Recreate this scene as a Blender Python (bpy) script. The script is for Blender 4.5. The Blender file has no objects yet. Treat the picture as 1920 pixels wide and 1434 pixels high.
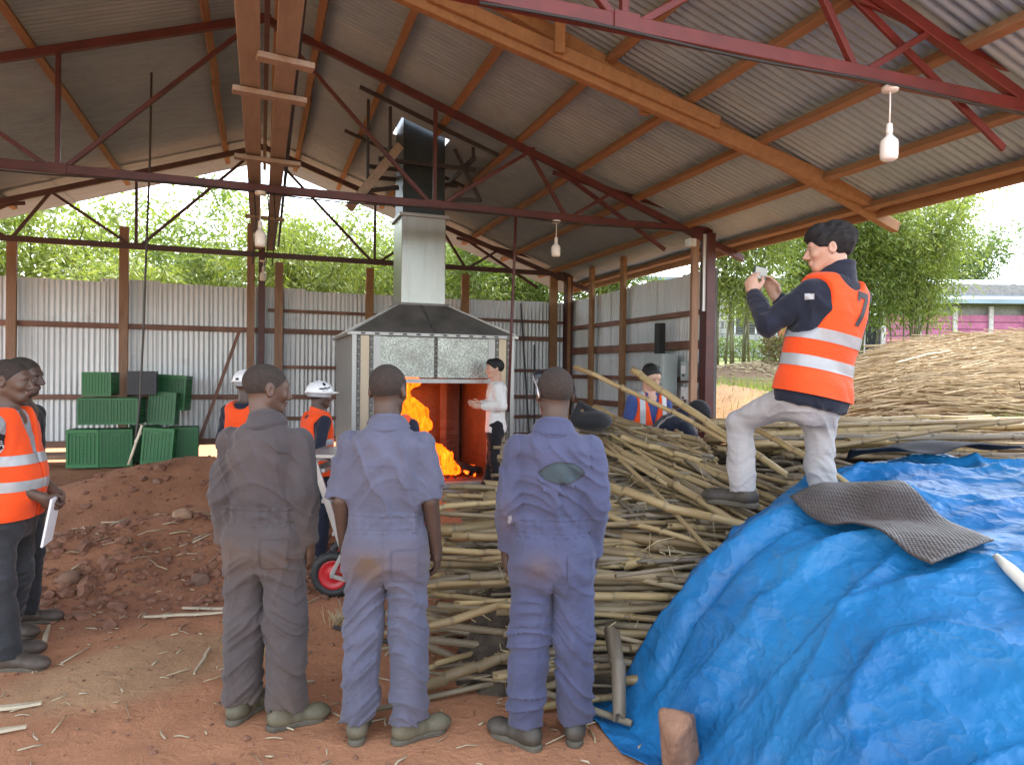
import bpy, bmesh, math, random
import numpy as np
from mathutils import Vector, Matrix
from mathutils.bvhtree import BVHTree
from mathutils.geometry import delaunay_2d_cdt

random.seed(7); rng = np.random.default_rng(7)
scene = bpy.context.scene
COL = scene.collection
R = math.radians

# ------------------------------------------------------------------ camera
YAW, PITCH, ROLL = R(19.9), R(-0.75), R(0.7)
_f = Vector((math.sin(YAW)*math.cos(PITCH), math.cos(YAW)*math.cos(PITCH), math.sin(PITCH)))
_r0 = Vector((math.cos(YAW), -math.sin(YAW), 0)); _u0 = _r0.cross(_f)
_r = _r0*math.cos(ROLL) + _u0*math.sin(ROLL); _u = _r.cross(_f)
cam_data = bpy.data.cameras.new('camera'); cam = bpy.data.objects.new('camera', cam_data); COL.objects.link(cam)
cam.matrix_world = Matrix(((_r.x,_u.x,-_f.x,0),(_r.y,_u.y,-_f.y,0),(_r.z,_u.z,-_f.z,1.66),(0,0,0,1)))
cam_data.sensor_width = 36.0; cam_data.lens = 1300/1920*36; cam_data.clip_end = 2000; cam_data.clip_start = 0.05
scene.camera = cam

# ------------------------------------------------------------------ sky, sun, exposure
SUN_EL, SUN_AZ = R(60), R(35)        # azimuth measured from +Y towards +X
world = bpy.data.worlds.new('World'); scene.world = world; world.use_nodes = True
wn = world.node_tree; wn.nodes.clear()
sky = wn.nodes.new('ShaderNodeTexSky'); sky.sky_type = 'NISHITA'; sky.sun_disc = False
sky.sun_elevation = SUN_EL; sky.sun_rotation = SUN_AZ; sky.air_density = 1.0; sky.dust_density = 1.5; sky.ozone_density = 1.0
bg = wn.nodes.new('ShaderNodeBackground'); bg.inputs['Strength'].default_value = 0.15
wo = wn.nodes.new('ShaderNodeOutputWorld')
hs = wn.nodes.new('ShaderNodeHueSaturation'); hs.inputs['Saturation'].default_value = .42      # hazy, whitened sky
wn.links.new(sky.outputs[0], hs.inputs['Color']); wn.links.new(hs.outputs[0], bg.inputs[0]); wn.links.new(bg.outputs[0], wo.inputs[0])
sun_data = bpy.data.lights.new('sun', 'SUN'); sun_data.energy = 2.2; sun_data.angle = R(12); sun_data.color = (1.0, 0.95, 0.86)
sun = bpy.data.objects.new('sun', sun_data); COL.objects.link(sun)
_sd = Vector((math.sin(SUN_AZ)*math.cos(SUN_EL), math.cos(SUN_AZ)*math.cos(SUN_EL), math.sin(SUN_EL)))
sun.rotation_euler = _sd.to_track_quat('Z', 'Y').to_euler(); sun.location = _sd*60
scene.view_settings.view_transform = 'Standard'; scene.view_settings.look = 'None'
scene.view_settings.exposure = 2.7; scene.view_settings.gamma = 1.0
scene.render.engine = 'CYCLES'
scene.cycles.use_denoising = True
scene.cycles.max_bounces = 8; scene.cycles.diffuse_bounces = 4; scene.cycles.glossy_bounces = 3
scene.cycles.transparent_max_bounces = 8; scene.cycles.caustics_reflective = False; scene.cycles.caustics_refractive = False
scene.cycles.sample_clamp_indirect = 6.0

# ------------------------------------------------------------------ helpers: numbers
def ss(a, b, x):
    t = np.clip((np.asarray(x, float)-a)/(b-a), 0, 1); return t*t*(3-2*t)
_TAB = np.random.default_rng(1234).uniform(0, 1, 64**3).astype(np.float32)
def vn(x, y, z=0.0, s=0):
    """value noise 0..1, vectorised"""
    x = np.asarray(x, np.float32)+np.float32((s*7.31) % 61); y = np.asarray(y, np.float32)+np.float32((s*3.77) % 59); z = np.asarray(z, np.float32)+np.float32((s*5.13) % 53)
    if x.shape != y.shape or x.shape != z.shape: x, y, z = np.broadcast_arrays(x, y, z)
    fi = np.floor(x); fj = np.floor(y); fk = np.floor(z)
    u = x-fi; v = y-fj; w = z-fk
    u = u*u*(3-2*u); v = v*v*(3-2*v); w = w*w*(3-2*w)
    i = fi.astype(np.int32); j = fj.astype(np.int32); k = fk.astype(np.int32)
    i0 = (i & 63) << 12; i1 = ((i+1) & 63) << 12; j0 = (j & 63) << 6; j1 = ((j+1) & 63) << 6; k0 = k & 63; k1 = (k+1) & 63
    T = _TAB
    a = T[i0+j0+k0]; a = a+(T[i1+j0+k0]-a)*u; b = T[i0+j1+k0]; b = b+(T[i1+j1+k0]-b)*u
    c = T[i0+j0+k1]; c = c+(T[i1+j0+k1]-c)*u; d = T[i0+j1+k1]; d = d+(T[i1+j1+k1]-d)*u
    a = a+(b-a)*v; c = c+(d-c)*v
    return a+(c-a)*w
def fbm(x, y, z=0.0, o=4, s=0):
    t = 0; a = .5
    for q in range(o):
        t = t + a*(vn(np.asarray(x)*2**q, np.asarray(y)*2**q, np.asarray(z)*2**q, s+q)-.5); a *= .5
    return t

# ------------------------------------------------------------------ helpers: objects
def tag(o, label=None, cat=None, group=None, kind=None):
    if label: o['label'] = label
    if cat: o['category'] = cat
    if group: o['group'] = group
    if kind: o['kind'] = kind
    return o
def empty(name, loc=(0,0,0), rz=0, parent=None):
    o = bpy.data.objects.new(name, None); COL.objects.link(o); o.location = loc; o.rotation_euler = (0,0,rz)
    o.empty_display_size = .1
    if parent: o.parent = parent
    return o
def link(name, me, m=None, parent=None, loc=None, rot=None):
    o = bpy.data.objects.new(name, me); COL.objects.link(o)
    if m is not None and not me.materials: me.materials.append(m)
    if parent: o.parent = parent
    if loc is not None: o.location = loc
    if rot is not None: o.rotation_euler = rot
    return o
def mk(name, V, Fc, m=None, parent=None, smooth=False, **k):
    me = bpy.data.meshes.new(name)
    me.from_pydata([tuple(map(float, v)) for v in V] if not isinstance(V, np.ndarray) else V.tolist(), [], Fc if isinstance(Fc, list) else Fc.tolist())
    me.update()
    if smooth: me.polygons.foreach_set('use_smooth', np.ones(len(me.polygons), bool))
    return link(name, me, m, parent, **k)
def attr(o, name, vals):
    a = o.data.attributes.new(name, 'FLOAT', 'POINT'); a.data.foreach_set('value', np.asarray(vals, np.float32))
def attrc(o, name, vals):
    a = o.data.attributes.new(name, 'FLOAT_COLOR', 'POINT')
    v = np.ones((len(vals), 4), np.float32); v[:, :3] = vals; a.data.foreach_set('color', v.ravel())

class MB:
    """collects simple solids into one mesh"""
    def __init__(s): s.V = []; s.F = []
    def add(s, V, Fc):
        n = len(s.V); s.V += [tuple(v) for v in V]; s.F += [tuple(i+n for i in f) for f in Fc]; return s
    def box(s, c, d, M=None):
        x, y, z = d[0]/2, d[1]/2, d[2]/2
        P = [Vector(p) for p in ((-x,-y,-z),(x,-y,-z),(x,y,-z),(-x,y,-z),(-x,-y,z),(x,-y,z),(x,y,z),(-x,y,z))]
        if M is not None: P = [M @ p for p in P]
        c = Vector(c)
        return s.add([p+c for p in P], [(0,3,2,1),(4,5,6,7),(0,1,5,4),(1,2,6,5),(2,3,7,6),(3,0,4,7)])
    def bar(s, a, b, w, h, up=(0,0,1)):
        """rectangular bar from a to b, w sideways, h along up"""
        a = Vector(a); b = Vector(b); d = (b-a).normalized(); u = Vector(up); u = (u-d*u.dot(d))
        if u.length < 1e-4: u = Vector((0,1,0))-d*d.y
        u.normalize(); r = d.cross(u)
        P = [p + r*sx*w/2 + u*sy*h/2 for p in (a, b) for sx, sy in ((-1,-1),(1,-1),(1,1),(-1,1))]
        return s.add(P, [(0,1,2,3),(7,6,5,4),(0,4,5,1),(1,5,6,2),(2,6,7,3),(3,7,4,0)])
    def tube(s, pts, rad, n=8, cap=True):
        pts = [Vector(p) for p in pts]; m = len(pts)
        if not hasattr(rad, '__len__'): rad = [rad]*m
        V = []; up = None
        for i, p in enumerate(pts):
            t = (pts[min(i+1, m-1)]-pts[max(i-1, 0)]).normalized()
            if up is None: up = t.orthogonal().normalized()
            up = (up-t*up.dot(t)).normalized(); q = t.cross(up)
            V += [p + (up*math.cos(2*math.pi*k/n)+q*math.sin(2*math.pi*k/n))*rad[i] for k in range(n)]
        Fc = [(i*n+k, i*n+(k+1) % n, (i+1)*n+(k+1) % n, (i+1)*n+k) for i in range(m-1) for k in range(n)]
        if cap: Fc += [tuple(range(n-1, -1, -1)), tuple(range((m-1)*n, m*n))]
        return s.add(V, Fc)
    def lathe(s, prof, c=(0,0,0), n=16, M=None, cap=True):
        c = Vector(c); V = []
        for r, z in prof:
            for k in range(n):
                p = Vector((r*math.cos(2*math.pi*k/n), r*math.sin(2*math.pi*k/n), z))
                V.append((M @ p if M is not None else p)+c)
        m = len(prof)
        Fc = [(i*n+k, i*n+(k+1) % n, (i+1)*n+(k+1) % n, (i+1)*n+k) for i in range(m-1) for k in range(n)]
        if cap: Fc += [tuple(range(n-1, -1, -1)), tuple(range((m-1)*n, m*n))]
        return s.add(V, Fc)
    def build(s, name, m=None, parent=None, smooth=False, **k): return mk(name, s.V, s.F, m, parent, smooth, **k)

def bevel(o, w=.004, seg=2):
    b = o.modifiers.new('bevel', 'BEVEL'); b.width = w; b.segments = seg; b.limit_method = 'ANGLE'; return o

# ------------------------------------------------------------------ helpers: materials
class NT:
    def __init__(s, name):
        s.m = bpy.data.materials.new(name); s.m.use_nodes = True; s.t = s.m.node_tree
        s.p = s.t.nodes['Principled BSDF']; s.out = s.t.nodes['Material Output']
    def n(s, kind, **kw):
        nd = s.t.nodes.new('ShaderNode'+kind)
        for k, v in kw.items():
            if k.startswith('_'): setattr(nd, k[1:], v)
        for k, v in kw.items():
            if not k.startswith('_'): s.set(nd.inputs[k.replace('__', ' ')] if not k[0] == 'i' or not k[1:].isdigit() else nd.inputs[int(k[1:])], v)
        return nd
    def set(s, inp, v):
        if hasattr(v, 'links'): s.t.links.new(v, inp)
        elif isinstance(v, (tuple, list)) and len(v) == 3 and inp.type == 'RGBA': inp.default_value = (*v, 1)
        else: inp.default_value = v
    def coord(s, kind='Object'): return s.n('TexCoord').outputs[kind]
    def pos(s): return s.n('NewGeometry').outputs['Position']
    def mapping(s, vec, scale=(1,1,1), rot=(0,0,0)):
        return s.n('Mapping', Vector=vec, Scale=scale, Rotation=rot).outputs[0]
    def noise(s, vec, scale, detail=5, rough=.55, dist=0.0):
        nd = s.n('TexNoise', Vector=vec, Scale=scale, Detail=detail, Roughness=rough, Distortion=dist); return nd.outputs['Fac']
    def ramp(s, fac, stops, interp='LINEAR'):
        nd = s.n('ValToRGB', Fac=fac); cr = nd.color_ramp; cr.interpolation = interp
        while len(cr.elements) < len(stops): cr.elements.new(.5)
        for e, (p, c) in zip(cr.elements, stops):
            e.position = p; e.color = (*c, 1) if len(c) == 3 else c
        return nd.outputs['Color']
    def rng(s, fac, a, b, c=0., d=1.):
        nd = s.n('MapRange'); s.set(nd.inputs[0], fac)
        for i, v in enumerate((a, b, c, d)): s.set(nd.inputs[i+1], v)
        return nd.outputs[0]
    def mix(s, fac, a, b, mode='MIX'):
        nd = s.n('Mix', _data_type='RGBA', _blend_type=mode)
        s.set(nd.inputs[0], fac); s.set(nd.inputs[6], a); s.set(nd.inputs[7], b); return nd.outputs[2]
    def math(s, op, a, b=0.):
        nd = s.n('Math', _operation=op); s.set(nd.inputs[0], a); s.set(nd.inputs[1], b); return nd.outputs[0]
    def attr(s, name, out='Fac'): return s.n('Attribute', _attribute_name=name).outputs[out]
    def rand(s): return s.n('ObjectInfo').outputs['Random']
    def bump(s, h, strength=.3, dist=.01, normal=None):
        nd = s.n('Bump', Height=h, Strength=strength, Distance=dist)
        if normal is not None: s.set(nd.inputs['Normal'], normal)
        s.t.links.new(nd.outputs[0], s.p.inputs['Normal']); return nd.outputs[0]
    def set_p(s, **k):
        for a, v in k.items(): s.set(s.p.inputs[a.replace('_', ' ')], v)
        return s.m

def simple(name, col, rough=.6, metal=0., var=.25, scale=6., bump=.15, bscale=60., bd=.004, coord='pos', spec=.5):
    t = NT(name); v = t.pos() if coord == 'pos' else t.coord('Object')
    f = t.noise(v, scale, 6, .6)
    c = t.mix(t.rng(f, .3, .7), tuple(x*(1-var) for x in col), tuple(min(1, x*(1+var)) for x in col))
    if bump: t.bump(t.noise(v, bscale, 4), bump, bd)
    return t.set_p(Base_Color=c, Roughness=rough, Metallic=metal, Specular_IOR_Level=spec)
# ------------------------------------------------------------------ implicit surfaces -> meshes (surface nets)
def sdf_mesh(f, lo, hi, vox):
    lo = np.array(lo, float); hi = np.array(hi, float); B = 4
    nb = np.ceil((hi-lo)/(vox*B)).astype(int)+1; n = nb*B+1
    cx = [lo[a]+(np.arange(nb[a])+.5)*B*vox for a in range(3)]
    C = np.stack(np.meshgrid(*cx, indexing='ij'), -1).reshape(-1, 3)
    dc = f(C); act = np.abs(dc) < B*vox*1.25
    D = np.where(dc > 0, 1., -1.).reshape(nb).astype(np.float32)
    D = np.repeat(np.repeat(np.repeat(D, B, 0), B, 1), B, 2)
    D = np.pad(D, ((0,1),)*3, constant_values=1.)
    bi = np.argwhere(act.reshape(nb))
    o = np.stack(np.meshgrid(*[np.arange(B+1)]*3, indexing='ij'), -1).reshape(-1, 3)
    I = (bi[:, None, :]*B+o[None]).reshape(-1, 3)
    key = (I[:,0]*n[1]+I[:,1])*n[2]+I[:,2]
    key = np.unique(key); I = np.stack([key//(n[1]*n[2]), (key//n[2]) % n[1], key % n[2]], -1)
    D[I[:,0], I[:,1], I[:,2]] = f(lo+I*vox)
    S = D < 0
    cell = np.zeros(tuple(n-1), np.uint8)
    for dx in (0,1):
        for dy in (0,1):
            for dz in (0,1): cell += S[dx:n[0]-1+dx, dy:n[1]-1+dy, dz:n[2]-1+dz]
    Ci = np.argwhere((cell > 0) & (cell < 8))
    vid = -np.ones(tuple(n-1), np.int64); vid[Ci[:,0], Ci[:,1], Ci[:,2]] = np.arange(len(Ci))
    cor = [(0,0,0),(1,0,0),(0,1,0),(1,1,0),(0,0,1),(1,0,1),(0,1,1),(1,1,1)]
    val = np.stack([D[Ci[:,0]+c[0], Ci[:,1]+c[1], Ci[:,2]+c[2]] for c in cor], -1)
    acc = np.zeros((len(Ci), 3)); cnt = np.zeros(len(Ci))
    for a, b in ((0,1),(2,3),(4,5),(6,7),(0,2),(1,3),(4,6),(5,7),(0,4),(1,5),(2,6),(3,7)):
        va, vb = val[:,a], val[:,b]; m = (va < 0) != (vb < 0)
        t = np.where(m, va/np.where(m, va-vb, 1), 0)
        acc += m[:,None]*(np.array(cor[a])+t[:,None]*(np.array(cor[b])-np.array(cor[a]))); cnt += m
    V = lo+(Ci+acc/cnt[:,None])*vox
    Q = []
    for ax in range(3):
        sl0 = [slice(1,-1)]*3; sl1 = [slice(1,-1)]*3; sl0[ax] = slice(0, n[ax]-1); sl1[ax] = slice(1, n[ax])
        e0 = S[tuple(sl0)]; e1 = S[tuple(sl1)]; E = np.argwhere(e0 != e1)
        if not len(E): continue
        off = np.ones(3, int); off[ax] = 0; G = E+off
        b, c = [(1,2),(2,0),(0,1)][ax]
        ub = np.zeros(3, int); ub[b] = 1; uc = np.zeros(3, int); uc[c] = 1
        def g(P): return vid[P[:,0], P[:,1], P[:,2]]
        q = np.stack([g(G), g(G-ub), g(G-ub-uc), g(G-uc)], -1)
        fl = S[tuple((G[:, k] for k in range(3)))]
        q = np.where(fl[:,None], q, q[:, ::-1])

        Q.append(q)
    return V, np.concatenate(Q)
def smin(a, b, k):
    h = np.maximum(k-np.abs(a-b), 0)/k; return np.minimum(a, b)-h*h*k*.25
def smax(a, b, k): return -smin(-a, -b, k)
def rc(P, a, b, r1, r2):
    a = np.array(a, float); b = np.array(b, float); ba = b-a; pa = P-a
    h = np.clip(pa@ba/max(ba@ba, 1e-9), 0, 1)
    return np.linalg.norm(pa-h[:,None]*ba, axis=1)-(r1+(r2-r1)*h)
def el(P, c, r):
    r = np.array(r, float); q = P-np.array(c, float)
    k0 = np.linalg.norm(q/r, axis=1); k1 = np.linalg.norm(q/(r*r), axis=1)+1e-9
    return k0*(k0-1)/k1
# ------------------------------------------------------------------ materials
def m_galv(name, a, b, rough, metal, streak=(3,3,.25), rust=0.0):
    t = NT(name); v = t.coord('Object')
    n1 = t.noise(t.mapping(t.pos(), streak), 3.0, 6, .6); n2 = t.noise(t.pos(), 1.1, 3)
    c = t.mix(t.rng(n1, .3, .7), a, b)
    c = t.mix(t.rng(n2, .35, .75, 0, .35), c, tuple(x*.72 for x in a))
    r = t.rand(); c = t.mix(t.rng(r, 0, 1, 0, .22), c, (.5,.5,.49))
    if rust: c = t.mix(t.rng(t.noise(t.pos(), 2.3, 8, .7), .58, .76, 0, rust*1.6), c, (.20,.11,.06))
    sp = t.noise(t.mapping(t.pos(), (9,9,.5)), 2.0, 5, .6); c = t.mix(t.rng(sp, .56, .74, 0, .25), c, tuple(x*.5 for x in a))
    t.bump(t.noise(v, 30, 3), .06, .004)
    return t.set_p(Base_Color=c, Roughness=t.rng(n1, .2, .8, rough-.08, rough+.1), Metallic=metal)
M_WALL = m_galv('wall_sheet_zinc', (.56,.59,.61), (.73,.76,.78), .42, .28, rust=.25)
M_ROOF = m_galv('roof_sheet_zinc', (.225,.325,.40), (.31,.42,.50), .48, .28, streak=(.3,3,3), rust=.2)
M_RED = simple('red_oxide_steel', (.078,.020,.019), .5, 0., .3, 5, .08, 50)
M_REDB = simple('bright_red_steel', (.115,.016,.013), .5, 0., .25, 5, .06, 50)
M_DKSTEEL = simple('dark_steel', (.045,.042,.045), .5, .3, .3, 6, .08)
def m_wood(name, a, b, scale=(1,14,14)):
    t = NT(name); v = t.mapping(t.coord('Object'), scale)
    n = t.noise(v, 2.2, 7, .62, 1.0); k = t.noise(t.coord('Object'), 1.7, 3)
    c = t.mix(t.rng(n, .3, .7), a, b); c = t.mix(t.rng(k, .55, .75, 0, .5), c, tuple(x*.55 for x in a))
    c = t.mix(t.rng(t.rand(), 0, 1, 0, .3), c, tuple(x*.6 for x in b))
    t.bump(n, .25, .004)
    return t.set_p(Base_Color=c, Roughness=.68)
M_TIMBER = m_wood('orange_timber', (.24,.12,.052), (.37,.20,.09), (6,1.2,6))
M_TIMBER_P = m_wood('pale_timber', (.22,.17,.13), (.33,.26,.20), (8,.7,8))
M_PURLIN = m_wood('purlin_timber', (.20,.10,.048), (.32,.18,.09), (8,.8,8))
M_POST = m_wood('post_timber', (.22,.12,.075), (.36,.22,.14), (8,8,.7))
M_RAIL = simple('rail_brown', (.20,.10,.07), .65, 0, .35, 4, .2, 40)
M_WHITE = simple('white_plastic', (.80,.80,.78), .35, 0, .05, 4, 0)
M_BULB = simple('opal_bulb', (.86,.85,.80), .25, 0, .03, 4, 0)
M_BLACK = simple('black_rubber', (.02,.02,.02), .6, 0, .3, 8, .2)
M_CABLE = simple('grey_cable', (.06,.055,.05), .6, 0, .3, 8, 0)

# ------------------------------------------------------------------ ground (one sheet)
def cu(x, y): return x*math.cos(YAW)-y*math.sin(YAW)      # along the view's right
def cv(x, y): return x*math.sin(YAW)+y*math.cos(YAW)      # along the view's depth
def wxy(u, v): return (u*math.cos(YAW)+v*math.sin(YAW), -u*math.sin(YAW)+v*math.cos(YAW))
def g2(x, y, cx, cy, sx, sy, a=0):
    c, s = math.cos(a), math.sin(a); dx = x-cx; dy = y-cy
    return np.exp(-.5*(((c*dx+s*dy)/sx)**2+((-s*dx+c*dy)/sy)**2))
def H(x, y):
    x = np.asarray(x, float); y = np.asarray(y, float)
    inside = 1-ss(6.3, 9, x)
    h = .24*ss(5.4, 9.2, y)*inside
    rough = ss(4.8, 5.8, y)*(1-ss(10, 11, y))*(1-ss(.3, 1.0, x))
    h = h + .36*g2(x, y, -.75, 6.45, 1.05, .36, .16)*(1+.5*fbm(x*3, y*3, 0, 4, 3))
    h = h + .30*g2(x, y, -1.15, 8.75, .70, .42, -.05) + .22*g2(x, y, -.35, 8.7, .55, .4)
    h = h - .22*g2(x, y, -1.1, 7.45, .85, .36, .05)
    h = h + rough*.16*fbm(x*2.2, y*2.2, 0, 5, 11)
    near = (1-ss(12, 20, y))*(1-ss(8, 14, np.abs(x)))
    h = h + near*(.035*fbm(x*1.3, y*1.3, 0, 4, 5) + .014*fbm(x*9, y*9, 0, 3, 8))
    d_ = x*math.sin(YAW)+y*math.cos(YAW)
    h = h + ss(5.9, 7.3, x)*(1.12+.085*np.clip(d_-9, 0, 8)+.055*np.clip(d_-17, 0, 25))   # the yard outside lies higher
    h = h + .30*g2(x, y, 10.9, 12.9, 1.3, .8)           # chip heap below the bamboo clump
    return h
def axis(a, b, step, lo, hi):
    c = list(np.arange(a, b, step)); s = step; x = a; L = []
    while x > lo: s = min(s*1.35, 60); x -= s; L.append(x)
    s = step; x = c[-1]; U = []
    while x < hi: s = min(s*1.35, 60); x += s; U.append(x)
    return np.array(L[::-1]+c+U)
gx = axis(-4.2, 5.2, .042, -600, 700); gy = axis(.9, 12.6, .045, -300, 900)
GX, GY = np.meshgrid(gx, gy); GZ = H(GX, GY)
nx, ny = len(gx), len(gy)
from bisect import bisect_right
_lx, _ly = gx.tolist(), gy.tolist()
def H1(x, y):
    """height of the ground sheet under one point"""
    i = min(max(bisect_right(_lx, x)-1, 0), nx-2); j = min(max(bisect_right(_ly, y)-1, 0), ny-2)
    a = (x-_lx[i])/(_lx[i+1]-_lx[i]); b = (y-_ly[j])/(_ly[j+1]-_ly[j])
    return float((GZ[j,i]*(1-a)+GZ[j,i+1]*a)*(1-b)+(GZ[j+1,i]*(1-a)+GZ[j+1,i+1]*a)*b)
idx = np.arange(nx*ny).reshape(ny, nx)
gf = np.stack([idx[:-1,:-1], idx[:-1,1:], idx[1:,1:], idx[1:,:-1]], -1).reshape(-1, 4)
ground = mk('ground', np.stack([GX, GY, GZ], -1).reshape(-1, 3), gf, None, smooth=True)
tag(ground, 'red earth floor and yard', kind='structure')
X, Y = GX.ravel(), GY.ravel()
soil = np.array([.46,.218,.114]); dark = np.array([.30,.140,.080]); ash = np.array([.46,.285,.155]); road = np.array([.21,.115,.065]); grass = np.array([.12,.15,.045]); leafl = np.array([.22,.15,.095])
zc = np.tile(soil, (len(X), 1))
def blend(w, c):
    global zc
    w = np.clip(w, 0, 1)[:, None]; zc = zc*(1-w)+c*w
nz = fbm(X*1.5, Y*1.5, 0, 4, 21)
blend(.75*ss(4.9, 5.5, Y+nz)*(1-ss(10, 11, Y))*(1-ss(0, .8, X))*ss(-6, -4, X), dark)
blend(.85*ss(.30, .6, g2(X, Y, -.60, 4.35, .50, .30, .35)+nz*.7), ash)
out = ss(6.6, 7.6, X+nz)
blend(out, road)
blend(out*ss(.02, .14, nz+.10*(Y > 14)+.22*g2(X, Y, 10.2, 9.2, 1.6, 1.0)+.3*g2(X, Y, 8.2, 4.9, 1.2, .7)+.3*g2(X, Y, 17, 20, 4, 3)), grass)
blend(ss(.25, .6, g2(X, Y, 10.9, 12.6, 1.7, 1.0)), leafl)
blend(ss(18, 26, np.hypot(X, Y-5)), grass*.8)
attrc(ground, 'zone', zc)
t = NT('red_earth'); v = t.pos()
n1 = t.noise(v, 3.0, 8, .65); n2 = t.noise(v, 40, 4, .7); n3 = t.noise(v, 11, 5, .6, .8)
c = t.attr('zone', 'Color')
n0 = t.noise(v, .8, 5, .6); c = t.mix(t.rng(n0, .45, .68, 0, .35), c, t.mix(1.0, c, (.62,.58,.56), 'MULTIPLY'))
c = t.mix(t.rng(n1, .35, .7, 0, .55), c, t.mix(1.0, c, (.55,.52,.50), 'MULTIPLY'))
c = t.mix(t.rng(n2, .55, .75, 0, .5), c, t.mix(1.0, c, (1.5,1.45,1.4), 'MULTIPLY'))
c = t.mix(t.rng(n3, .62, .7, 0, .5), c, (.10,.048,.03))
hgt = t.math('ADD', t.math('MULTIPLY', n2, .45), n3)
t.bump(hgt, .75, .02)
ground.data.materials.append(t.set_p(Base_Color=c, Roughness=.92, Specular_IOR_Level=.25))

# ------------------------------------------------------------------ corrugated sheets
PITCHW = .076
def corr(w, l, nl=1, amp=.0095, seg=8):
    """sheet in local x (across waves), y = length; centred in x, y from 0 to l"""
    n = int(round(w/PITCHW*seg)); xs = np.linspace(-w/2, w/2, n+1); ys = np.linspace(0, l, nl+1)
    A, B = np.meshgrid(xs, ys); Z = amp*np.cos(2*np.pi*A/PITCHW)
    Vv = np.stack([A, B, Z], -1).reshape(-1, 3); i = np.arange((n+1)*(nl+1)).reshape(nl+1, n+1)
    return Vv, np.stack([i[:-1,:-1], i[:-1,1:], i[1:,1:], i[1:,:-1]], -1).reshape(-1, 4)
def corr_mesh(name, w, l, m, nl=1):
    V, Fc = corr(w, l, nl); me = bpy.data.meshes.new(name); me.from_pydata(V.tolist(), [], Fc.tolist())
    me.polygons.foreach_set('use_smooth', np.ones(len(me.polygons), bool)); me.materials.append(m); return me

# ------------------------------------------------------------------ shed
YT = [3.35, 7.70, 12.10]; XE = 5.5; ZR, SL = 5.42, .342
def zr(x): return ZR - SL*abs(x)          # roof underside
Y0, Y1 = 2.3, 12.85
shed = tag(empty('open_shed'), 'open timber and steel shed with a corrugated iron roof and walls', 'shed')
W_S = .70; ncol = int(math.ceil((Y1-Y0)/W_S)); row_l = [3.55, 3.15]
LS = 6.02*math.sqrt(1+SL*SL)
sm = corr_mesh('roof_sheet', .80, LS/2+.12, M_ROOF, 1)
hole = (1.645, 2.295, 8.81, 9.47)
ang = math.atan(SL)
for side in (1, -1):
    ex = Vector((0, 1, 0)) if side > 0 else Vector((0, -1, 0))            # across waves
    ey = Vector((side*math.cos(ang), 0, -math.sin(ang)))                  # down the slope
    ez = ex.cross(ey)
    for i in range(ncol):
        for rw in (0, 1):
            yc = Y0+W_S*(i+.5); s0 = (LS/2)*rw - .06
            lift = .028 + .012*(1-rw) + .006*(i % 2) + random.uniform(-.002, .003)
            org = Vector((0, yc, ZR)) + ey*s0 + Vector((0, 0, 1))*lift
            Mx = Matrix((ex, ey, ez)).transposed()
            if side > 0 and rw == 0 and hole[2]-.4 < yc < hole[3]+.4:
                V, Fc = corr(.80, LS/2+.12, 60); Wv = [(Mx @ Vector(p)) + org for p in V]
                Fc = [f for f in Fc.tolist() if not (hole[0] < sum(Wv[q].x for q in f)/4 < hole[1] and hole[2] < sum(Wv[q].y for q in f)/4 < hole[3])]
                mk('roof_sheet', Wv, Fc, M_ROOF, shed, True)
            else:
                o = link('roof_sheet', sm, None, shed); o.matrix_local = Matrix.Translation(org) @ Mx.to_4x4()
# purlins along Y, on top of the trusses
for side in (1, -1):
    for k, px_ in enumerate((.14, .55, 1.28, 2.06, 2.84, 3.62, 4.40, 5.18, 5.80)):
        if side < 0 and k in (0, 2, 4, 6): continue
        z = zr(px_)-.040; w = .075 if k else .05
        y0 = Y0+.05; segs = [y0, 5.1+.2*random.random(), 9.3+.3*random.random(), Y1-.04]
        for a, b in zip(segs[:-1], segs[1:]):
            if side > 0 and k == 3 and a > 5 and a < 9: b = 8.6
            if side > 0 and k == 3 and a > 9: a = 9.6
            dx = random.uniform(-.012, .012)
            o = MB().bar((side*(px_+dx), a+.004, z), (side*(px_+random.uniform(-.012,.012)), b, z+random.uniform(-.008,.004)), w, .07, (SL*side, 0, 1)).build('purlin', M_PURLIN, shed)
            bevel(o, .004, 1)
# steel trusses
def truss(y, m, tag_='truss', w=.06):
    T = empty(tag_, (0, y, 0), 0, shed); ZB = 3.55
    def pc(nm, a, b, ww, hh, dy=0): return bevel(MB().bar((a[0], dy, a[1]), (b[0], dy, b[1]), ww, hh, (0,0,1)).build(nm, m, T), .004, 1)
    pc('bottom_chord', (-XE-.05, ZB), (XE+.05, ZB), w, .085)
    for s in (1, -1):
        pc('top_chord', (0.02*s, zr(0)-.12), (s*(XE+.55), zr(XE+.55)-.12), w*.96, .08)
        for a, b in (((1.83, ZB), (1.83, zr(1.83)-.13)), ((.12, zr(.12)-.16), (1.79, ZB)), ((2.95, zr(2.95)-.14), (1.89, ZB)), ((2.97, zr(2.95)-.14), (3.46, ZB)), ((4.05, zr(4.05)-.14), (3.50, ZB))):
            pc('strut', (a[0]*s, a[1]), (b[0]*s, b[1]), .042, .042)
        # long raking brace bolted to the face of the chords
        pc('brace', (s*3.30, zr(3.3)-.20), (s*6.35, 3.57), .03, .055, .05)
        pc('brace', (s*3.42, zr(3.4)-.14), (s*4.90, 3.28), .03, .05, .085)
    for s, x in ((1, .0), (1, 1.83), (-1, 1.83), (1, 2.95), (1, 5.3)):
        MB().box((s*x, -.036 if x else -.036, (ZB if x == 1.83 else zr(x)-.13)), (.15, .008, .10)).build('gusset_plate', m, T)
    return T
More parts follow.
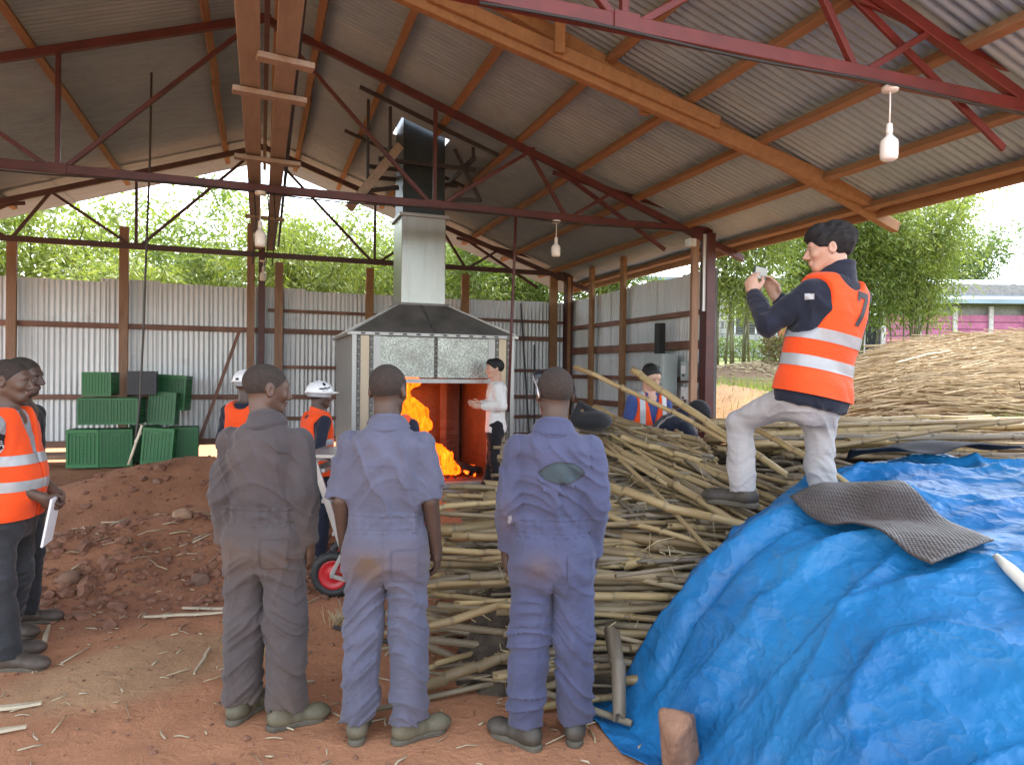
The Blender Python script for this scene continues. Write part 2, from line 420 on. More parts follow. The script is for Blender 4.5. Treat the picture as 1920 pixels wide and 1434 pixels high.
truss(YT[0], M_REDB); truss(YT[1], M_RED); truss(YT[2], simple('gable_truss_steel', (.075,.04,.04), .5, 0, .3, 5, .05))
# timber scissor truss between the first two steel trusses
TT = empty('timber_truss', (0, 5.4, 0), 0, shed)
def tb(nm, a, b, w, h, dy=0, m=M_TIMBER): return bevel(MB().bar((a[0], dy, a[1]), (b[0], dy, b[1]), w, h).build(nm, m, TT), .006, 1)
for s in (1, -1):
    tb('rafter', (0, zr(0)-.09), (s*6.25, zr(6.25)-.05), .075, .11, .085)
    tb('tie_beam', (0, 4.84), (s*5.9, 3.43), .08, .14, 0)
    tb('tie_beam', (s*1.2, 4.60), (s*3.9, 3.96), .05, .11, -.068)
    tb('web_post', (s*3.26, 4.02), (s*3.26, 4.30), .10, .05, .15)
    tb('web_post', (s*2.29, 4.30), (s*2.29, 4.82), .09, .05, -.12)
    tb('cleat', (s*3.5, 4.12), (s*3.5, 4.42), .08, .05, .17)
    tb('cleat', (s*2.9, 4.52), (s*3.15, 4.44), .05, .06, .17)
    tb('brace', (s*3.4, 4.40), (s*4.2, 3.98), .05, .10, .25, M_POST)
# plank catwalk over the bottom chords, with battens
for x, w in ((-.085, .13), (.14, .13)):
    for a, b in ((3.0, 7.9), (7.9, 12.05)):
        bevel(MB().bar((x, a+.003, 3.625), (x*.92, b, 3.64), w, .045).build('plank', M_TIMBER_P, shed), .004, 1)
for y, xa, xb, dz in ((4.55, -.04, .30, 0), (5.15, -.20, .29, 0), (6.75, -.24, .33, 0), (9.3, -.2, .26, 0)):
    bevel(MB().bar((xa, y, 3.583), (xb, y+.05, 3.58), .085, .038).build('batten', M_TIMBER_P, shed), .003, 1)
MB().bar((.20, 3.3, 3.68), (.25, 12.0, 3.70), .03, .05).build('conduit', M_DKSTEEL, shed)
MB().bar((.03, 3.3, 5.0), (.03, 12.2, 5.0), .05, .09).build('ridge_beam', M_RED, shed)
# eave beams and columns
for s in (1, -1):
    bevel(MB().bar((s*XE, Y0+.1, 3.62), (s*XE, Y1-.1, 3.62), .05, .06).build('eave_beam', M_DKSTEEL, shed), .003, 1)
    bevel(MB().bar((s*5.95, Y0, zr(5.95)-.03), (s*5.95, Y1, zr(5.95)-.03), .035, .11).build('fascia_board', M_TIMBER, shed), .004, 1)
    for y in YT:
        m = M_RED if y > 4 else M_REDB
        g = H1(s*XE, y)-.05
        bevel(MB().box((s*XE, y, (g+3.52)/2), (.13, .15, 3.52-g)).build('column', m, shed), .004, 1)
bevel(MB().box((0, 12.1, 1.9), (.10, .10, 3.8)).build('column', M_RED, shed), .004, 1)
# bright galvanised flashing strip and doubled timber beside the visible column
bevel(MB().box((XE-.19, 7.72, 2.28), (.10, .055, 2.45)).build('post', M_POST, shed), .004, 1)
MB().box((XE-.085, 7.66, 3.0), (.04, .02, 1.0)).build('flashing_strip', M_WALL, shed)
# ------------------------------------------------------------------ walls of corrugated sheets
ws = corr_mesh('wall_sheet', .82, 2.55, M_WALL, 1)
def wall(nm, p0, p1, inward, zb, posts, rails, ztop=3.02, skip_gap=()):
    Wl = empty(nm, (0, 0, 0), 0, shed)
    d = (Vector(p1)-Vector(p0)).to_3d(); L = d.length; d.normalize(); n = Vector(inward).to_3d()
    k = int(L/.74)
    for i in range(k+1):
        c = Vector(p0).to_3d() + d*(i*.74+.37) - n*(.05+.008*(i % 2)); c.z = zb + random.uniform(-.03, .035)
        Mx = Matrix((d, Vector((0,0,1)), d.cross(Vector((0,0,1))))).transposed()
        tl = Matrix.Rotation(random.uniform(-.004, .004), 3, 'Z')
        o = link('wall_sheet', ws, None, Wl); o.matrix_local = Matrix.Translation(c) @ (Mx @ tl).to_4x4() @ Matrix.Diagonal((1, (ztop-zb)/2.55, 1, 1))
    for z, w, a, b in rails:
        pa = Vector(p0).to_3d()+d*a*L; pb = Vector(p0).to_3d()+d*b*L; pa.z = z; pb.z = z+random.uniform(-.02, .02)
        bevel(MB().bar(pa, pb, .045, w).build('rail', M_RAIL, Wl), .004, 1)
    for t_, zt, w, m in posts:
        c = Vector(p0).to_3d()+d*t_*L + n*.06; g = H1(c.x, c.y)-.1
        o = MB().bar((c.x+random.uniform(-.012,.012), c.y, g), (c.x+random.uniform(-.015,.015), c.y, zt), w, .06, (n.x, n.y, 0)).build('post', m, Wl)
        bevel(o, .005, 1)
    return Wl
def fb(x): return (x+6.0)/11.5
wall('back_wall', (-6.0, 12.20), (5.5, 12.20), (0, -1), .46,
     [(fb(-3.47), 3.52, .13, M_POST), (fb(-2.0), 3.85, .13, M_POST), (fb(-.17), 4.05, .12, M_POST), (fb(.27), 3.45, .13, M_POST),
      (fb(1.75), 3.45, .13, M_TIMBER), (fb(3.47), 3.45, .14, M_TIMBER), (fb(5.22), 3.55, .15, M_TIMBER)],
     [(2.32, .08, 0, 1), (1.22, .075, 0, 1), (.50, .10, 0, 1), (2.66, .05, .53, 1), (1.72, .055, .53, 1), (.86, .06, .53, 1)])
wall('side_wall', (5.56, 7.66), (5.56, 12.12), (-1, 0), .10,
     [(.52, 3.58, .13, M_TIMBER), (.765, 3.55, .13, M_TIMBER), (.99, 3.5, .12, M_TIMBER)],
     [(2.52, .07, 0, 1), (2.08, .12, .02, 1), (1.60, .07, 0, 1), (1.18, .09, 0, 1), (.55, .08, 0, 1)], 3.06)
# sagging length of angle iron, loose pole leaning on the back wall
tag(MB().bar((-.95, 11.98, .42), (-.33, 12.02, 2.3), .05, .04, (0,1,0)).build('leaning_pole', M_RAIL), 'brown pole leaning against the corrugated back wall behind the grey coverall', 'pole')
for x0, x1, z1 in ((4.62, 4.50, 2.95), (4.70, 4.78, 2.2)):
    tag(MB().tube([(x0, 11.75, .25), (x1, 12.0, z1)], .018, 8).build('iron_rod', M_DKSTEEL), 'thin %s dark rod leaning in the far corner of the shed' % ('tall' if z1 > 2.5 else 'short'), 'rod')
# ------------------------------------------------------------------ furnace
FL = Vector((2.01, 8.3, .12)); furnace = tag(empty('wood_furnace', FL), 'large steel furnace with pyramid hood and square chimney, open front', 'furnace')
def fp(mb, nm, m, sm=False, par=None): 
    o = mb.build(nm, m, par or furnace, sm)
    if par is None: o.location = -FL
    return o
t = NT('spangled_zinc'); v = t.pos()
vo = t.n('TexVoronoi', Vector=v, Scale=75.0).outputs['Color']; n1 = t.noise(v, 3, 6, .6)
bw = t.n('RGBToBW', Color=vo).outputs[0]
c = t.mix(t.rng(bw, .3, .8), (.22,.24,.22), (.52,.55,.50)); c = t.mix(t.rng(n1, .45, .7, 0, .6), c, (.15,.14,.12))
t.bump(n1, .15, .01); M_SPANG = t.set_p(Base_Color=c, Roughness=t.rng(bw, 0, 1, .3, .5), Metallic=.75)
M_FSTEEL = m_galv('furnace_steel', (.29,.30,.29), (.42,.42,.40), .4, .6, (2,2,.5))
M_FTAN = m_galv('heat_tinted_steel', (.36,.28,.18), (.45,.36,.24), .4, .5, (2,2,.5))
M_HOOD = simple('sooty_hood', (.16,.155,.145), .5, .4, .35, 3, .1, 25)
M_SEAM = simple('weld_seam', (.13,.125,.115), .55, .5, .5, 30, .4, 90)
M_CHIM = m_galv('chimney_steel', (.30,.32,.30), (.40,.42,.39), .33, .75, (2,2,.6))
M_CHIMD = simple('dark_flue', (.030,.040,.045), .4, .35, .3, 3, .08)
t = NT('rusted_firebox'); v = t.pos(); n1 = t.noise(v, 4, 7, .65, .5)
c = t.mix(t.rng(n1, .3, .7), (.10,.055,.035), (.20,.10,.062)); t.bump(t.noise(t.mapping(v, (1,1,4)), 2.2, 3), .6, .05)
M_RUST = t.set_p(Base_Color=c, Roughness=.55, Metallic=.35)
x0, x1, y0, y1, zt = 1.0, 3.02, 8.3, 10.1, 2.10; zb = .14; zs = .32; zo = 1.55; xa, xb = 1.34, 2.74
fp(MB().box((x0+.02, (y0+y1)/2+.03, (zb+zt)/2), (.03, y1-y0-.02, zt-zb)), 'side_panel', M_FSTEEL)
fp(MB().box((x1-.02, (y0+y1)/2+.03, (zb+zt)/2), (.03, y1-y0-.02, zt-zb)), 'side_panel', M_FSTEEL)
fp(MB().box(((x0+x1)/2, y1, (zb+zt)/2), (x1-x0-.08, .03, zt-zb)), 'back_panel', M_FSTEEL)
for s, xs in ((1, x0), (-1, x1)):
    def xx(a): return xs+s*a
    fp(MB().box((xx(.025), y0, (zb+zt)/2), (.05, .06, zt-zb-.01)), 'corner_post', M_FSTEEL)
    fp(MB().box((xx(.075), y0+.006, (zb+zt)/2), (.046, .05, zt-zb-.02)), 'weld_strip', M_SEAM)
    fp(MB().box((xx(.15), y0+.012, (zb+zt)/2), (.10, .045, zt-zb-.02)), 'front_strip', M_FTAN)
    fp(MB().box((xx(.225), y0+.006, (zb+zt)/2), (.046, .05, zt-zb-.02)), 'weld_strip', M_SEAM)
    fp(MB().box((xx(.295), y0+.012, (zb+zt)/2), (.09, .045, zt-zb-.02)), 'front_strip', M_FSTEEL)
    for q in (.075, .225):
        for k in range(22):
            z = zb+.08+k*(zt-zb-.14)/21
            fp(MB().lathe([(.010,0),(.010,.005),(.006,.009)], (xx(q), y0-.018, z), 8, Matrix.Rotation(R(90), 3, 'X')), 'rivet', M_FSTEEL)
xm = (x0+x1)/2
for a, b in ((xa+.002, xm-.022), (xm+.022, xb-.06)):
    fp(MB().box(((a+b)/2, y0+.012, (zo+zt)/2+.015), (b-a, .03, zt-zo-.06)), 'front_panel', M_SPANG)
fp(MB().box((xm, y0+.006, (zo+zt)/2+.015), (.04, .04, zt-zo-.06)), 'weld_strip', M_SEAM)
for k in range(9): fp(MB().lathe([(.011,0),(.011,.005),(.006,.01)], (xm, y0-.014, zo+.07+k*.055), 8, Matrix.Rotation(R(90), 3, 'X')), 'rivet', M_DKSTEEL)
fp(MB().box(((xa+xb)/2, y0+.004, zo+.005), (xb-xa, .07, .05)), 'lintel', M_FSTEEL)
for k in range(3):
    bevel(fp(MB().box(((xa+xb)/2+.02*k, y0-.03-.05*k, zs-.04-.075*k), (xb-xa+.3+.05*k, .12, .07)), 'sill_board', simple('grey_sill_%d' % k, (.27,.25,.23), .75, 0, .35, 5, .3, 40)), .006, 1)
fp(MB().box((xm, y0+.95, zs-.03), (x1-x0-.1, 1.75, .05)), 'hearth', simple('ash_hearth', (.16,.09,.06), .9, 0, .5, 6, .6, 25))
# firebox lining: wavy rusted plates
def plate(nm, a, b, c_, n=24):
    a, b, c_ = Vector(a), Vector(b), Vector(c_); V = []; Fc = []; nn = (b-a).cross(c_-a).normalized()
    for i in range(n+1):
        for j in range(n+1):
            p = a+(b-a)*i/n+(c_-a)*j/n; V.append(p+nn*.06*float(fbm(p.x*2.5+p.y*2.5, p.z*5, 0, 3, 4)))
    for i in range(n):
        for j in range(n): q = i*(n+1)+j; Fc.append((q, q+1, q+n+2, q+n+1))
    o = mk(nm, V, Fc, M_RUST, furnace, True); o.location = -FL
plate('firebox_back', (x0+.3, y1-.35, zs), (x1-.3, y1-.35, zs), (x0+.3, y1-.35, zt-.1))
plate('firebox_side', (xb+.02, y0+.06, zs), (xb+.02, y1-.3, zs), (xb+.02, y0+.06, zt-.1))
plate('firebox_side', (xa-.02, y0+.06, zs), (xa-.02, y1-.3, zs), (xa-.02, y0+.06, zt-.1))
fp(MB().box((2.38, y0+1.1, 1.0), (.09, .09, 1.4)), 'firebox_post', M_RUST)
# hood
cx0, cx1, cy0, cy1 = 1.68, 2.26, 8.85, 9.43; zh = 2.53
lowr = [(x0-.03, y0-.03), (x1+.03, y0-.03), (x1+.03, y1+.03), (x0-.03, y1+.03)]; upr = [(cx0-.03, cy0-.03), (cx1+.03, cy0-.03), (cx1+.03, cy1+.03), (cx0-.03, cy1+.03)]
fp(MB().add([(p[0], p[1], zt+.03) for p in lowr]+[(p[0], p[1], zh) for p in upr], [(0,1,5,4),(1,2,6,5),(2,3,7,6),(3,0,4,7)]), 'hood', M_HOOD)
hd = MB()
for i in range(4):
    a = lowr[i]; b = lowr[(i+1) % 4]; hd = MB().bar((a[0], a[1], zt+.012), (b[0], b[1], zt+.012), .05, .035); fp(hd, 'rim', M_FSTEEL)
    a = upr[i]; b = upr[(i+1) % 4]; fp(MB().bar((a[0], a[1], zh+.005), (b[0], b[1], zh+.005), .035, .03), 'rim', M_HOOD)
fp(MB().bar((xm, y0-.035, zt+.035), (1.93, cy0-.035, zh-.005), .035, .012, (0,-.6,1)), 'weld_strip', M_SEAM)
for i in range(12): fp(MB().box((x0+.12+i*.165, y0-.058, zt+.012), (.05, .006, .02)), 'bolt_plate', M_DKSTEEL)
for i in range(4):
    a = lowr[i]; b = upr[i]; fp(MB().bar((a[0], a[1], zt+.035), (b[0], b[1], zh), .02, .02), 'hood_edge', M_FSTEEL)
ccx, ccy = (cx0+cx1)/2, (cy0+cy1)/2
bevel(fp(MB().box((ccx, ccy, (zh+3.67)/2), (cx1-cx0, cy1-cy0, 3.67-zh)), 'chimney', M_CHIM), .012, 2)
bevel(fp(MB().box((ccx, ccy, (3.69+6.6)/2), (cx1-cx0-.03, cy1-cy0-.03, 6.6-3.69)), 'flue', M_CHIMD), .012, 2)
for i in range(4):
    q = [(cx0-.02, cy0-.02), (cx1+.02, cy0-.02), (cx1+.02, cy1+.02), (cx0-.02, cy1+.02)]
    fp(MB().bar((*q[i], 3.68), (*q[(i+1) % 4], 3.68), .03, .04), 'collar', M_FSTEEL)
# steel framing that steadies the flue below the roof, hung from purlins
for a, b, w in (((1.35,8.7,4.3),(2.6,8.7,4.3),.05), ((1.35,9.55,4.3),(2.6,9.55,4.3),.05), ((1.45,8.4,4.36),(1.45,9.9,4.36),.05), ((2.5,8.4,4.36),(2.5,9.9,4.36),.05),
                ((1.45,8.45,4.33),(1.45,8.45,zr(1.45)-.06),.035), ((2.5,8.45,4.33),(2.5,8.45,zr(2.5)-.06),.035), ((1.2,8.55,3.7),(1.2,8.55,zr(1.2)-.06),.035),
                ((1.2,8.55,4.15),(1.62,8.8,4.22),.045), ((2.62,8.5,3.85),(2.34,8.75,4.55),.04), ((2.3,8.72,3.90),(2.62,8.5,3.86),.05), ((1.3,8.9,3.80),(1.65,8.9,3.85),.05), ((1.3,9.2,4.02),(1.66,9.0,4.05),.05),
                ((1.05,8.2,4.95),(2.75,8.2,4.36),.04), ((1.05,9.75,4.95),(2.75,9.75,4.36),.04)):
    MB().bar(a, b, w, w).build('flue_brace', M_DKSTEEL, shed)
MB().bar((1.52,8.15,4.32), (.92,8.05,3.50), .10, .02, (0,1,.2)).build('plank', M_TIMBER_P, shed)

# ------------------------------------------------------------------ fire
t = NT('flame'); v = t.mapping(t.coord('Object'), (11,11,2.6)); n1 = t.noise(v, 1.5, 5, .6, .9)
c = t.ramp(n1, [(.30,(1,.030,.001)), (.48,(1,.065,.002)), (.66,(1,.11,.004)), (.82,(1,.28,.025))])
t.p.inputs['Base Color'].default_value = (0,0,0,1)
t.set_p(Emission_Color=c, Emission_Strength=.95, Roughness=1.0, Specular_IOR_Level=0.)
tr_ = t.n('BsdfTransparent'); mx_ = t.n('MixShader', Fac=t.rng(n1, .36, .50, .15, 1.0)); t.t.links.new(tr_.outputs[0], mx_.inputs[1]); t.t.links.new(t.p.outputs[0], mx_.inputs[2]); t.t.links.new(mx_.outputs[0], t.out.inputs[0]); M_FLAME = t.m
t = NT('ember'); n1 = t.noise(t.pos(), 14, 5, .7)
M_EMBER = t.set_p(Base_Color=(.03,.02,.018), Emission_Color=(1,.10,.006), Emission_Strength=t.rng(n1, .52, .66, 0, 1.6), Roughness=.9)
M_CHAR = simple('charred_log', (.035,.024,.019), .85, 0, .5, 8, .6, 30, .01)
fire = tag(empty('log_fire', (1.9, 8.75, .32)), 'burning logs with a tall orange flame inside the furnace', 'fire'); FO = Vector((1.9, 8.75, .32))
def flame_f(P):
    x, y, z = P[:,0], P[:,1], P[:,2]
    q = P-np.array([.07,0,0]); q[:,0] += .07*np.sin(z*9+y*3)*np.clip(z-.2, 0, 1)+.03*np.sin(z*23+1); q[:,1] += .05*np.sin(z*11+2)
    d = rc(q, (1.66,8.72,.72), (1.72,8.74,1.62), .14, .05)
    d = smin(d, rc(q, (1.55,8.9,.6), (1.60,8.85,1.42), .2, .03), .06)
    d = smin(d, rc(q, (1.82,8.68,.60), (1.86,8.7,1.18), .10, .012), .05)
    d = smin(d, rc(q, (1.72,8.68,.70), (2.10,8.60,.48), .13, .045), .06)
    d = smin(d, rc(q, (2.08,8.6,.46), (2.28,8.56,.40), .05, .02), .05); d = smin(d, rc(q, (1.78,8.66,1.02), (2.22,8.56,.46), .085, .035), .05)
    for (a, b, zz, h) in ((1.92,8.64,.62,.22), (2.05,8.6,.52,.17), (2.16,8.58,.46,.13), (1.60,8.75,1.45,.22), (1.80,8.7,1.55,.14), (1.76,8.68,1.0,.2)):
        d = smin(d, rc(q, (a,b,zz), (a+.03,b,zz+h), .055, .006), .04)
    return d*.7+.075*(np.abs(vn(x*13+z*3, y*13, z*3.4, 3)-.5)*2-.35)+.05*(vn(x*5, y*5, z*2.6, 9)-.5)+.03*(vn(x*28, y*28, z*7, 5)-.5)
V, Fc = sdf_mesh(flame_f, (1.2,8.3,.3), (2.5,9.2,1.95), .017)
o = mk('flame', V-np.array(FO), Fc, M_FLAME, fire, True)
for k in range(15):
    xo = random.uniform(-.1, .25); yo = 8.52+random.uniform(0, .7); r = random.uniform(.03, .055)
    p0_ = Vector((2.62+xo*.5, yo, .36+.02*k/5)); p1_ = Vector((1.55+xo, yo+random.uniform(-.15,.15), .62+random.uniform(-.1,.14)))
    pts = [p0_.lerp(p1_, i/6)+Vector((0, random.uniform(-.01,.01), random.uniform(-.012,.012))) for i in range(7)]
    MB().tube([p-FO for p in pts], [r*(1-.04*i) for i in range(7)], 9).build('burning_log', M_CHAR if k % 3 else M_EMBER, fire, True)
for k in range(26):
    p = Vector((random.uniform(1.7, 2.55), random.uniform(8.42, 9.0), .345)); s = random.uniform(.015, .04)
    o = MB().box(p-FO, (s*1.6, s, s*.8), Matrix.Rotation(random.uniform(0, 3), 3, 'Z')).build('ember', M_EMBER if k % 2 else M_CHAR, fire)
fl = bpy.data.lights.new('fire_glow', 'POINT'); fl.energy = 4; fl.color = (1, .28, .06); fl.shadow_soft_size = .25
flo = bpy.data.objects.new('fire_glow', fl); COL.objects.link(flo); flo.parent = fire; flo.location = (.05, .1, .85)

# ------------------------------------------------------------------ hanging lamps
def lamp(x, y, z, cord, lab, s=1.0):
    o = tag(empty('pendant_lamp', (x, y, z)), lab, 'lamp', 'pendant bulbs under the trusses')
    MB().lathe([(.048*s,-.028*s),(.052*s,-.015*s),(.052*s,0)], (0,0,0), 20).build('ceiling_rose', M_WHITE, o, True)
    MB().tube([(0,0,-.02), (.002,0,-cord/2), (0,0,-cord)], .005, 8).build('cord', M_WHITE, o, True)
    MB().lathe([(.012*s,.0),(.018*s,-.006*s),(.021*s,-.05*s),(.019*s,-.07*s)][::-1], (0,0,-cord), 16).build('bulb_holder', M_WHITE, o, True)
    MB().lathe([(.018*s,0),(.03*s,-.02*s),(.05*s,-.04*s),(.054*s,-.06*s),(.054*s,-.13*s),(.05*s,-.155*s),(.035*s,-.165*s)][::-1], (0,0,-cord-.07*s), 20).build('bulb', M_BULB, o, True)
lamp(3.74, 3.35, 3.505, .23, 'white bulb hanging from the bright red truss above the photographer')
lamp(3.33, 7.70, 3.505, .20, 'white bulb hanging from the dark red truss right of the chimney')
lamp(-.02, 7.66, 3.505, .30, 'white bulb hanging under the plank catwalk, left of the chimney', 1.15)
lamp(.02, 12.04, 3.45, .10, 'small white bulb low on the far gable column')
# cables
def cable(pts, r, nm='hanging_cable', lab=None, m=M_CABLE):
    o = MB().tube(pts, r, 8).build(nm, m, None, True); tag(o, lab, 'cable'); return o
cable([(-1.18,8.75,4.98), (-1.19,8.74,4.0), (-1.22,8.73,3.0), (-1.24,8.72,2.2), (-1.27,8.72,1.4), (-1.30,8.7,1.0), (-1.31,8.68,.84)], .012, lab='thin grey cable hanging from the left roof to the soil mound')
o = MB().tube([(-1.31,8.66,.85), (-1.25,8.6,.95), (-1.23,8.58,1.04), (-1.31,8.62,.80), (-1.37,8.62,.60)], .014, 7).build('bent_stick', simple('pale_stick', (.66,.60,.45), .7), None, True); tag(o, 'pale bent stick tangled with the cable end on the mound', 'stick')
cable([(2.83,7.75,3.62), (2.82,7.76,3.0), (2.80,7.78,2.2), (2.78,7.8,1.2)], .018, 'hanging_pipe', 'dark pipe hanging beside the right edge of the furnace', M_RED)
cable([(XE+.2*0-5.5+x_*1.0, YT[1]-.06, 3.49-.02*math.sin(x_*2.2)) for x_ in np.linspace(-2.6, 5.2, 24)], .008, 'truss_wire', 'black wire clipped below the dark red truss chord', M_BLACK)
cable([(x_, YT[0]-.05, 3.485-.012*math.sin(x_*3)) for x_ in np.linspace(1.0, 6, 20)], .009, 'truss_wire', 'black wire clipped below the bright red truss chord', M_BLACK)
for k in (-.08, .05, .11):
    cable([(k, 7.6, 3.5), (k+.02, 7.62, 3.2), (k-.01, 7.64, 2.75)], .006, 'drop_wire', '%s of the wires dropping beside the catwalk bulb' % {-.08:'leftmost', .05:'middle', .11:'rightmost'}[k], M_BLACK)

# ------------------------------------------------------------------ crates
t = NT('green_plastic'); n1 = t.noise(t.coord('Object'), 5, 6)
c = t.mix(t.rand(), (.012,.115,.035), (.03,.19,.055)); c = t.mix(t.rng(n1, .5, .75, 0, .5), c, (.06,.15,.08))
M_GREEN = t.set_p(Base_Color=c, Roughness=.42)
M_NAVY = simple('dark_crate_plastic', (.015,.018,.028), .4, 0, .2, 4, 0)
def crate_meshes():
    w, h, d = .44, .57, .40
    b = MB().box((0,0,h/2), (w-.04, d-.04, h-.02)); bo = bpy.data.meshes.new('crate_body'); bo.from_pydata(b.V, [], b.F)
    r = MB()
    for z in (.025, h-.025):
        for sx in (-1, 1): r.box((sx*(w/2-.012), 0, z), (.024, d, .05))
        for sy in (-1, 1): r.box((0, sy*(d/2-.012), z), (w-.048, .024, .05))
    for sx in (-1, 1):
        for sy in (-1, 1): r.box((sx*(w/2-.016), sy*(d/2-.016), h/2), (.03, .03, h-.1))
    rm = bpy.data.meshes.new('crate_rim'); rm.from_pydata(r.V, [], r.F)
    l = MB()
    for sy in (-1, 1):
        for i in range(7): l.box((-w/2+.07+i*(w-.14)/6, sy*(d/2-.014), h/2), (.012, .014, h-.13))
        for j in range(9): l.box((0, sy*(d/2-.015), .08+j*(h-.16)/8), (w-.09, .012, .011))
        l.box((0, sy*(d/2-.010), h-.075), (.13, .012, .035))
    for sx in (-1, 1):
        for i in range(6): l.box((sx*(w/2-.014), -d/2+.07+i*(d-.14)/5, h/2), (.014, .012, h-.13))
        for j in range(9): l.box((sx*(w/2-.015), 0, .08+j*(h-.16)/8), (.012, d-.09, .011))
    for i in range(8): l.box((-w/2+.06+i*(w-.12)/7, 0, h-.006), (.012, d-.08, .014))
    lm = bpy.data.meshes.new('crate_lattice'); lm.from_pydata(l.V, [], l.F)
    for m_ in (bo, rm, lm): m_.materials.append(M_GREEN)
    return bo, rm, lm
CR = crate_meshes(); CRD = []
for m_ in CR: k = m_.copy(); k.materials.clear(); k.materials.append(M_NAVY); CRD.append(k)
def gX(px): return -2.34+(px-160)*.0069
def crate(px, z, rot, lab, dark_=False, y=11.3, sc=1):
    src = CRD if dark_ else CR
    o = link('plastic_crate', src[0]); o.location = (gX(px), y, z); o.rotation_euler = rot; o.scale = (sc*.93,)*3
    link('rim', src[1], None, o); link('lattice_panel', src[2], None, o)
    tag(o, lab, 'crate', 'crates stacked at the back wall'); return o
gz = .26
L90 = R(90)
crate(163, gz+.01, (0,0,R(-6)), 'green plastic crate on the ground, leftmost of the bottom row')
crate(218, gz+.01, (0,0,R(5)), 'green plastic crate on the ground, second from the left')
crate(262, gz+.01, (0,0,R(14)), 'green plastic crate set back in the gap of the bottom row', y=11.75)
crate(297, gz+.02, (R(-2),R(4),R(-4)), 'tilted green crate on the ground in front of the leaning pair', y=11.2)
crate(341, gz+.01, (0,0,R(3)), 'dull green crate on the ground, rightmost of the bottom row', y=11.5)
crate(181, gz+.60+.20, (L90,0,R(2)), 'green crate lying in the second row, on the leftmost bottom crate', y=11.55)
crate(238, gz+.60+.20, (L90,0,R(-4)), 'bright green crate lying in the middle of the second row', y=11.55)
crate(301, gz+.58, (R(-3),R(3),R(-5)), 'green crate leaning in the second row under the tilted top crate', y=11.45, sc=.9)
crate(188, gz+1.02+.16, (L90,0,R(-3)), 'green crate on top of the stack at its left end', y=11.6, sc=.9)
crate(262, gz+1.02+.18, (L90,0,R(4)), 'dark navy plastic crate on top of the green stack', True, y=11.6, sc=.9)
crate(316, gz+.78, (R(-2),R(3),R(-9)), 'green crate tilted at the top right of the stack', y=11.75)
bevel(tag(MB().box((-2.9, 11.55, .40), (1.4, .5, .06)).build('low_bench', M_POST), 'low wooden board along the back wall left of the crates', 'board'), .006, 1)
# ------------------------------------------------------------------ electrical boxes
M_EBOX = simple('grey_enamel', (.40,.46,.45), .42, 0, .08, 3, 0)
eb = tag(empty('electrical_cabinet', (5.33, 8.55, 1.32)), 'grey metal electrical cabinet mounted on the side wall', 'cabinet')
bevel(MB().box((0,0,.33), (.24, .52, .62)).build('cabinet_body', M_EBOX, eb), .012, 2)
bevel(MB().box((-.125,0,.42), (.012, .47, .42)).build('door', M_EBOX, eb), .004, 1)
MB().box((-.125,0,.12), (.012, .47, .14)).build('label_plate', simple('pale_plate', (.62,.66,.66), .4), eb)
MB().box((-.135,-.19,.42), (.02, .02, .08)).build('latch', M_DKSTEEL, eb)
MB().box((.02,.05,.86), (.10, .13, .44)).build('cable_duct', M_BLACK, eb)
MB().box((.03,.0,-.3), (.05, .09, .62)).build('cable_duct', M_POST, eb)
for nm, yy, zz, w, h, lab in (('switch_box', 7.98, 1.72, .15, .26, 'small grey switch box beside the electrical cabinet'), ('socket_box', 7.98, 1.42, .13, .17, 'small white socket box under the grey switch box')):
    b = tag(bevel(MB().box((5.40, yy, zz), (.12, w, h)).build(nm, M_EBOX if nm[1] == 'w' else M_WHITE), .008, 2), lab, 'switch box')
    MB().box((5.335, yy, zz+.02), (.012, w*.6, h*.4)).build('cover', M_WHITE, b)
    MB().box((5.333, yy, zz-.06), (.010, .03, .03)).build('switch', M_DKSTEEL, b)
cable([(5.36,7.97,1.34),(5.33,7.99,.9),(5.36,8.0,.3)], .014, 'red_cable', 'red cable running down from the socket box', M_REDB)
bevel(tag(MB().box((5.23, 7.70, 3.38), (.10, .12, .10)).build('junction_box', M_WALL), 'small grey junction box at the top of the red column', 'junction box'), .006, 1)

# ------------------------------------------------------------------ aluminium hand truck with one visible wheel
M_ALU = simple('brushed_aluminium', (.36,.36,.35), .4, .6, .15, 8, .06, 80)
ht = tag(empty('hand_truck', (.49, 5.23, H1(.49,5.23)), R(-20)), 'aluminium hand truck with a black tyre and red wheel rim', 'hand truck')
def hb(nm, a, b, w, h, m=M_ALU): return bevel(MB().bar(a, b, w, h, (1,0,.3)).build(nm, m, ht), .003, 1)
for dy in (-.02, .48):
    hb('stile', (-.13, dy, 1.02), (.14, dy, .22), .03, .045)
for t_ in (.12, .40, .70, .93):
    p = Vector((-.13, 0, 1.02)).lerp(Vector((.14, 0, .22)), t_); bevel(MB().box((p.x, .23, p.z), (.10, .47, .03)).build('rung', M_ALU, ht), .003, 1)
bevel(MB().box((-.06, .23, 1.035), (.27, .56, .03)).build('top_plate', M_ALU, ht), .004, 1)
for dy in (-.075, .53): hb('wheel_fork', (.15, dy, .42), (.03, dy, .18), .02, .03); hb('wheel_fork', (.02, dy, .175), (.30, dy, .10), .02, .03)
MB().tube([(.03,-.09,.17),(.03,.56,.17)], .011, 10).build('axle', M_ALU, ht)
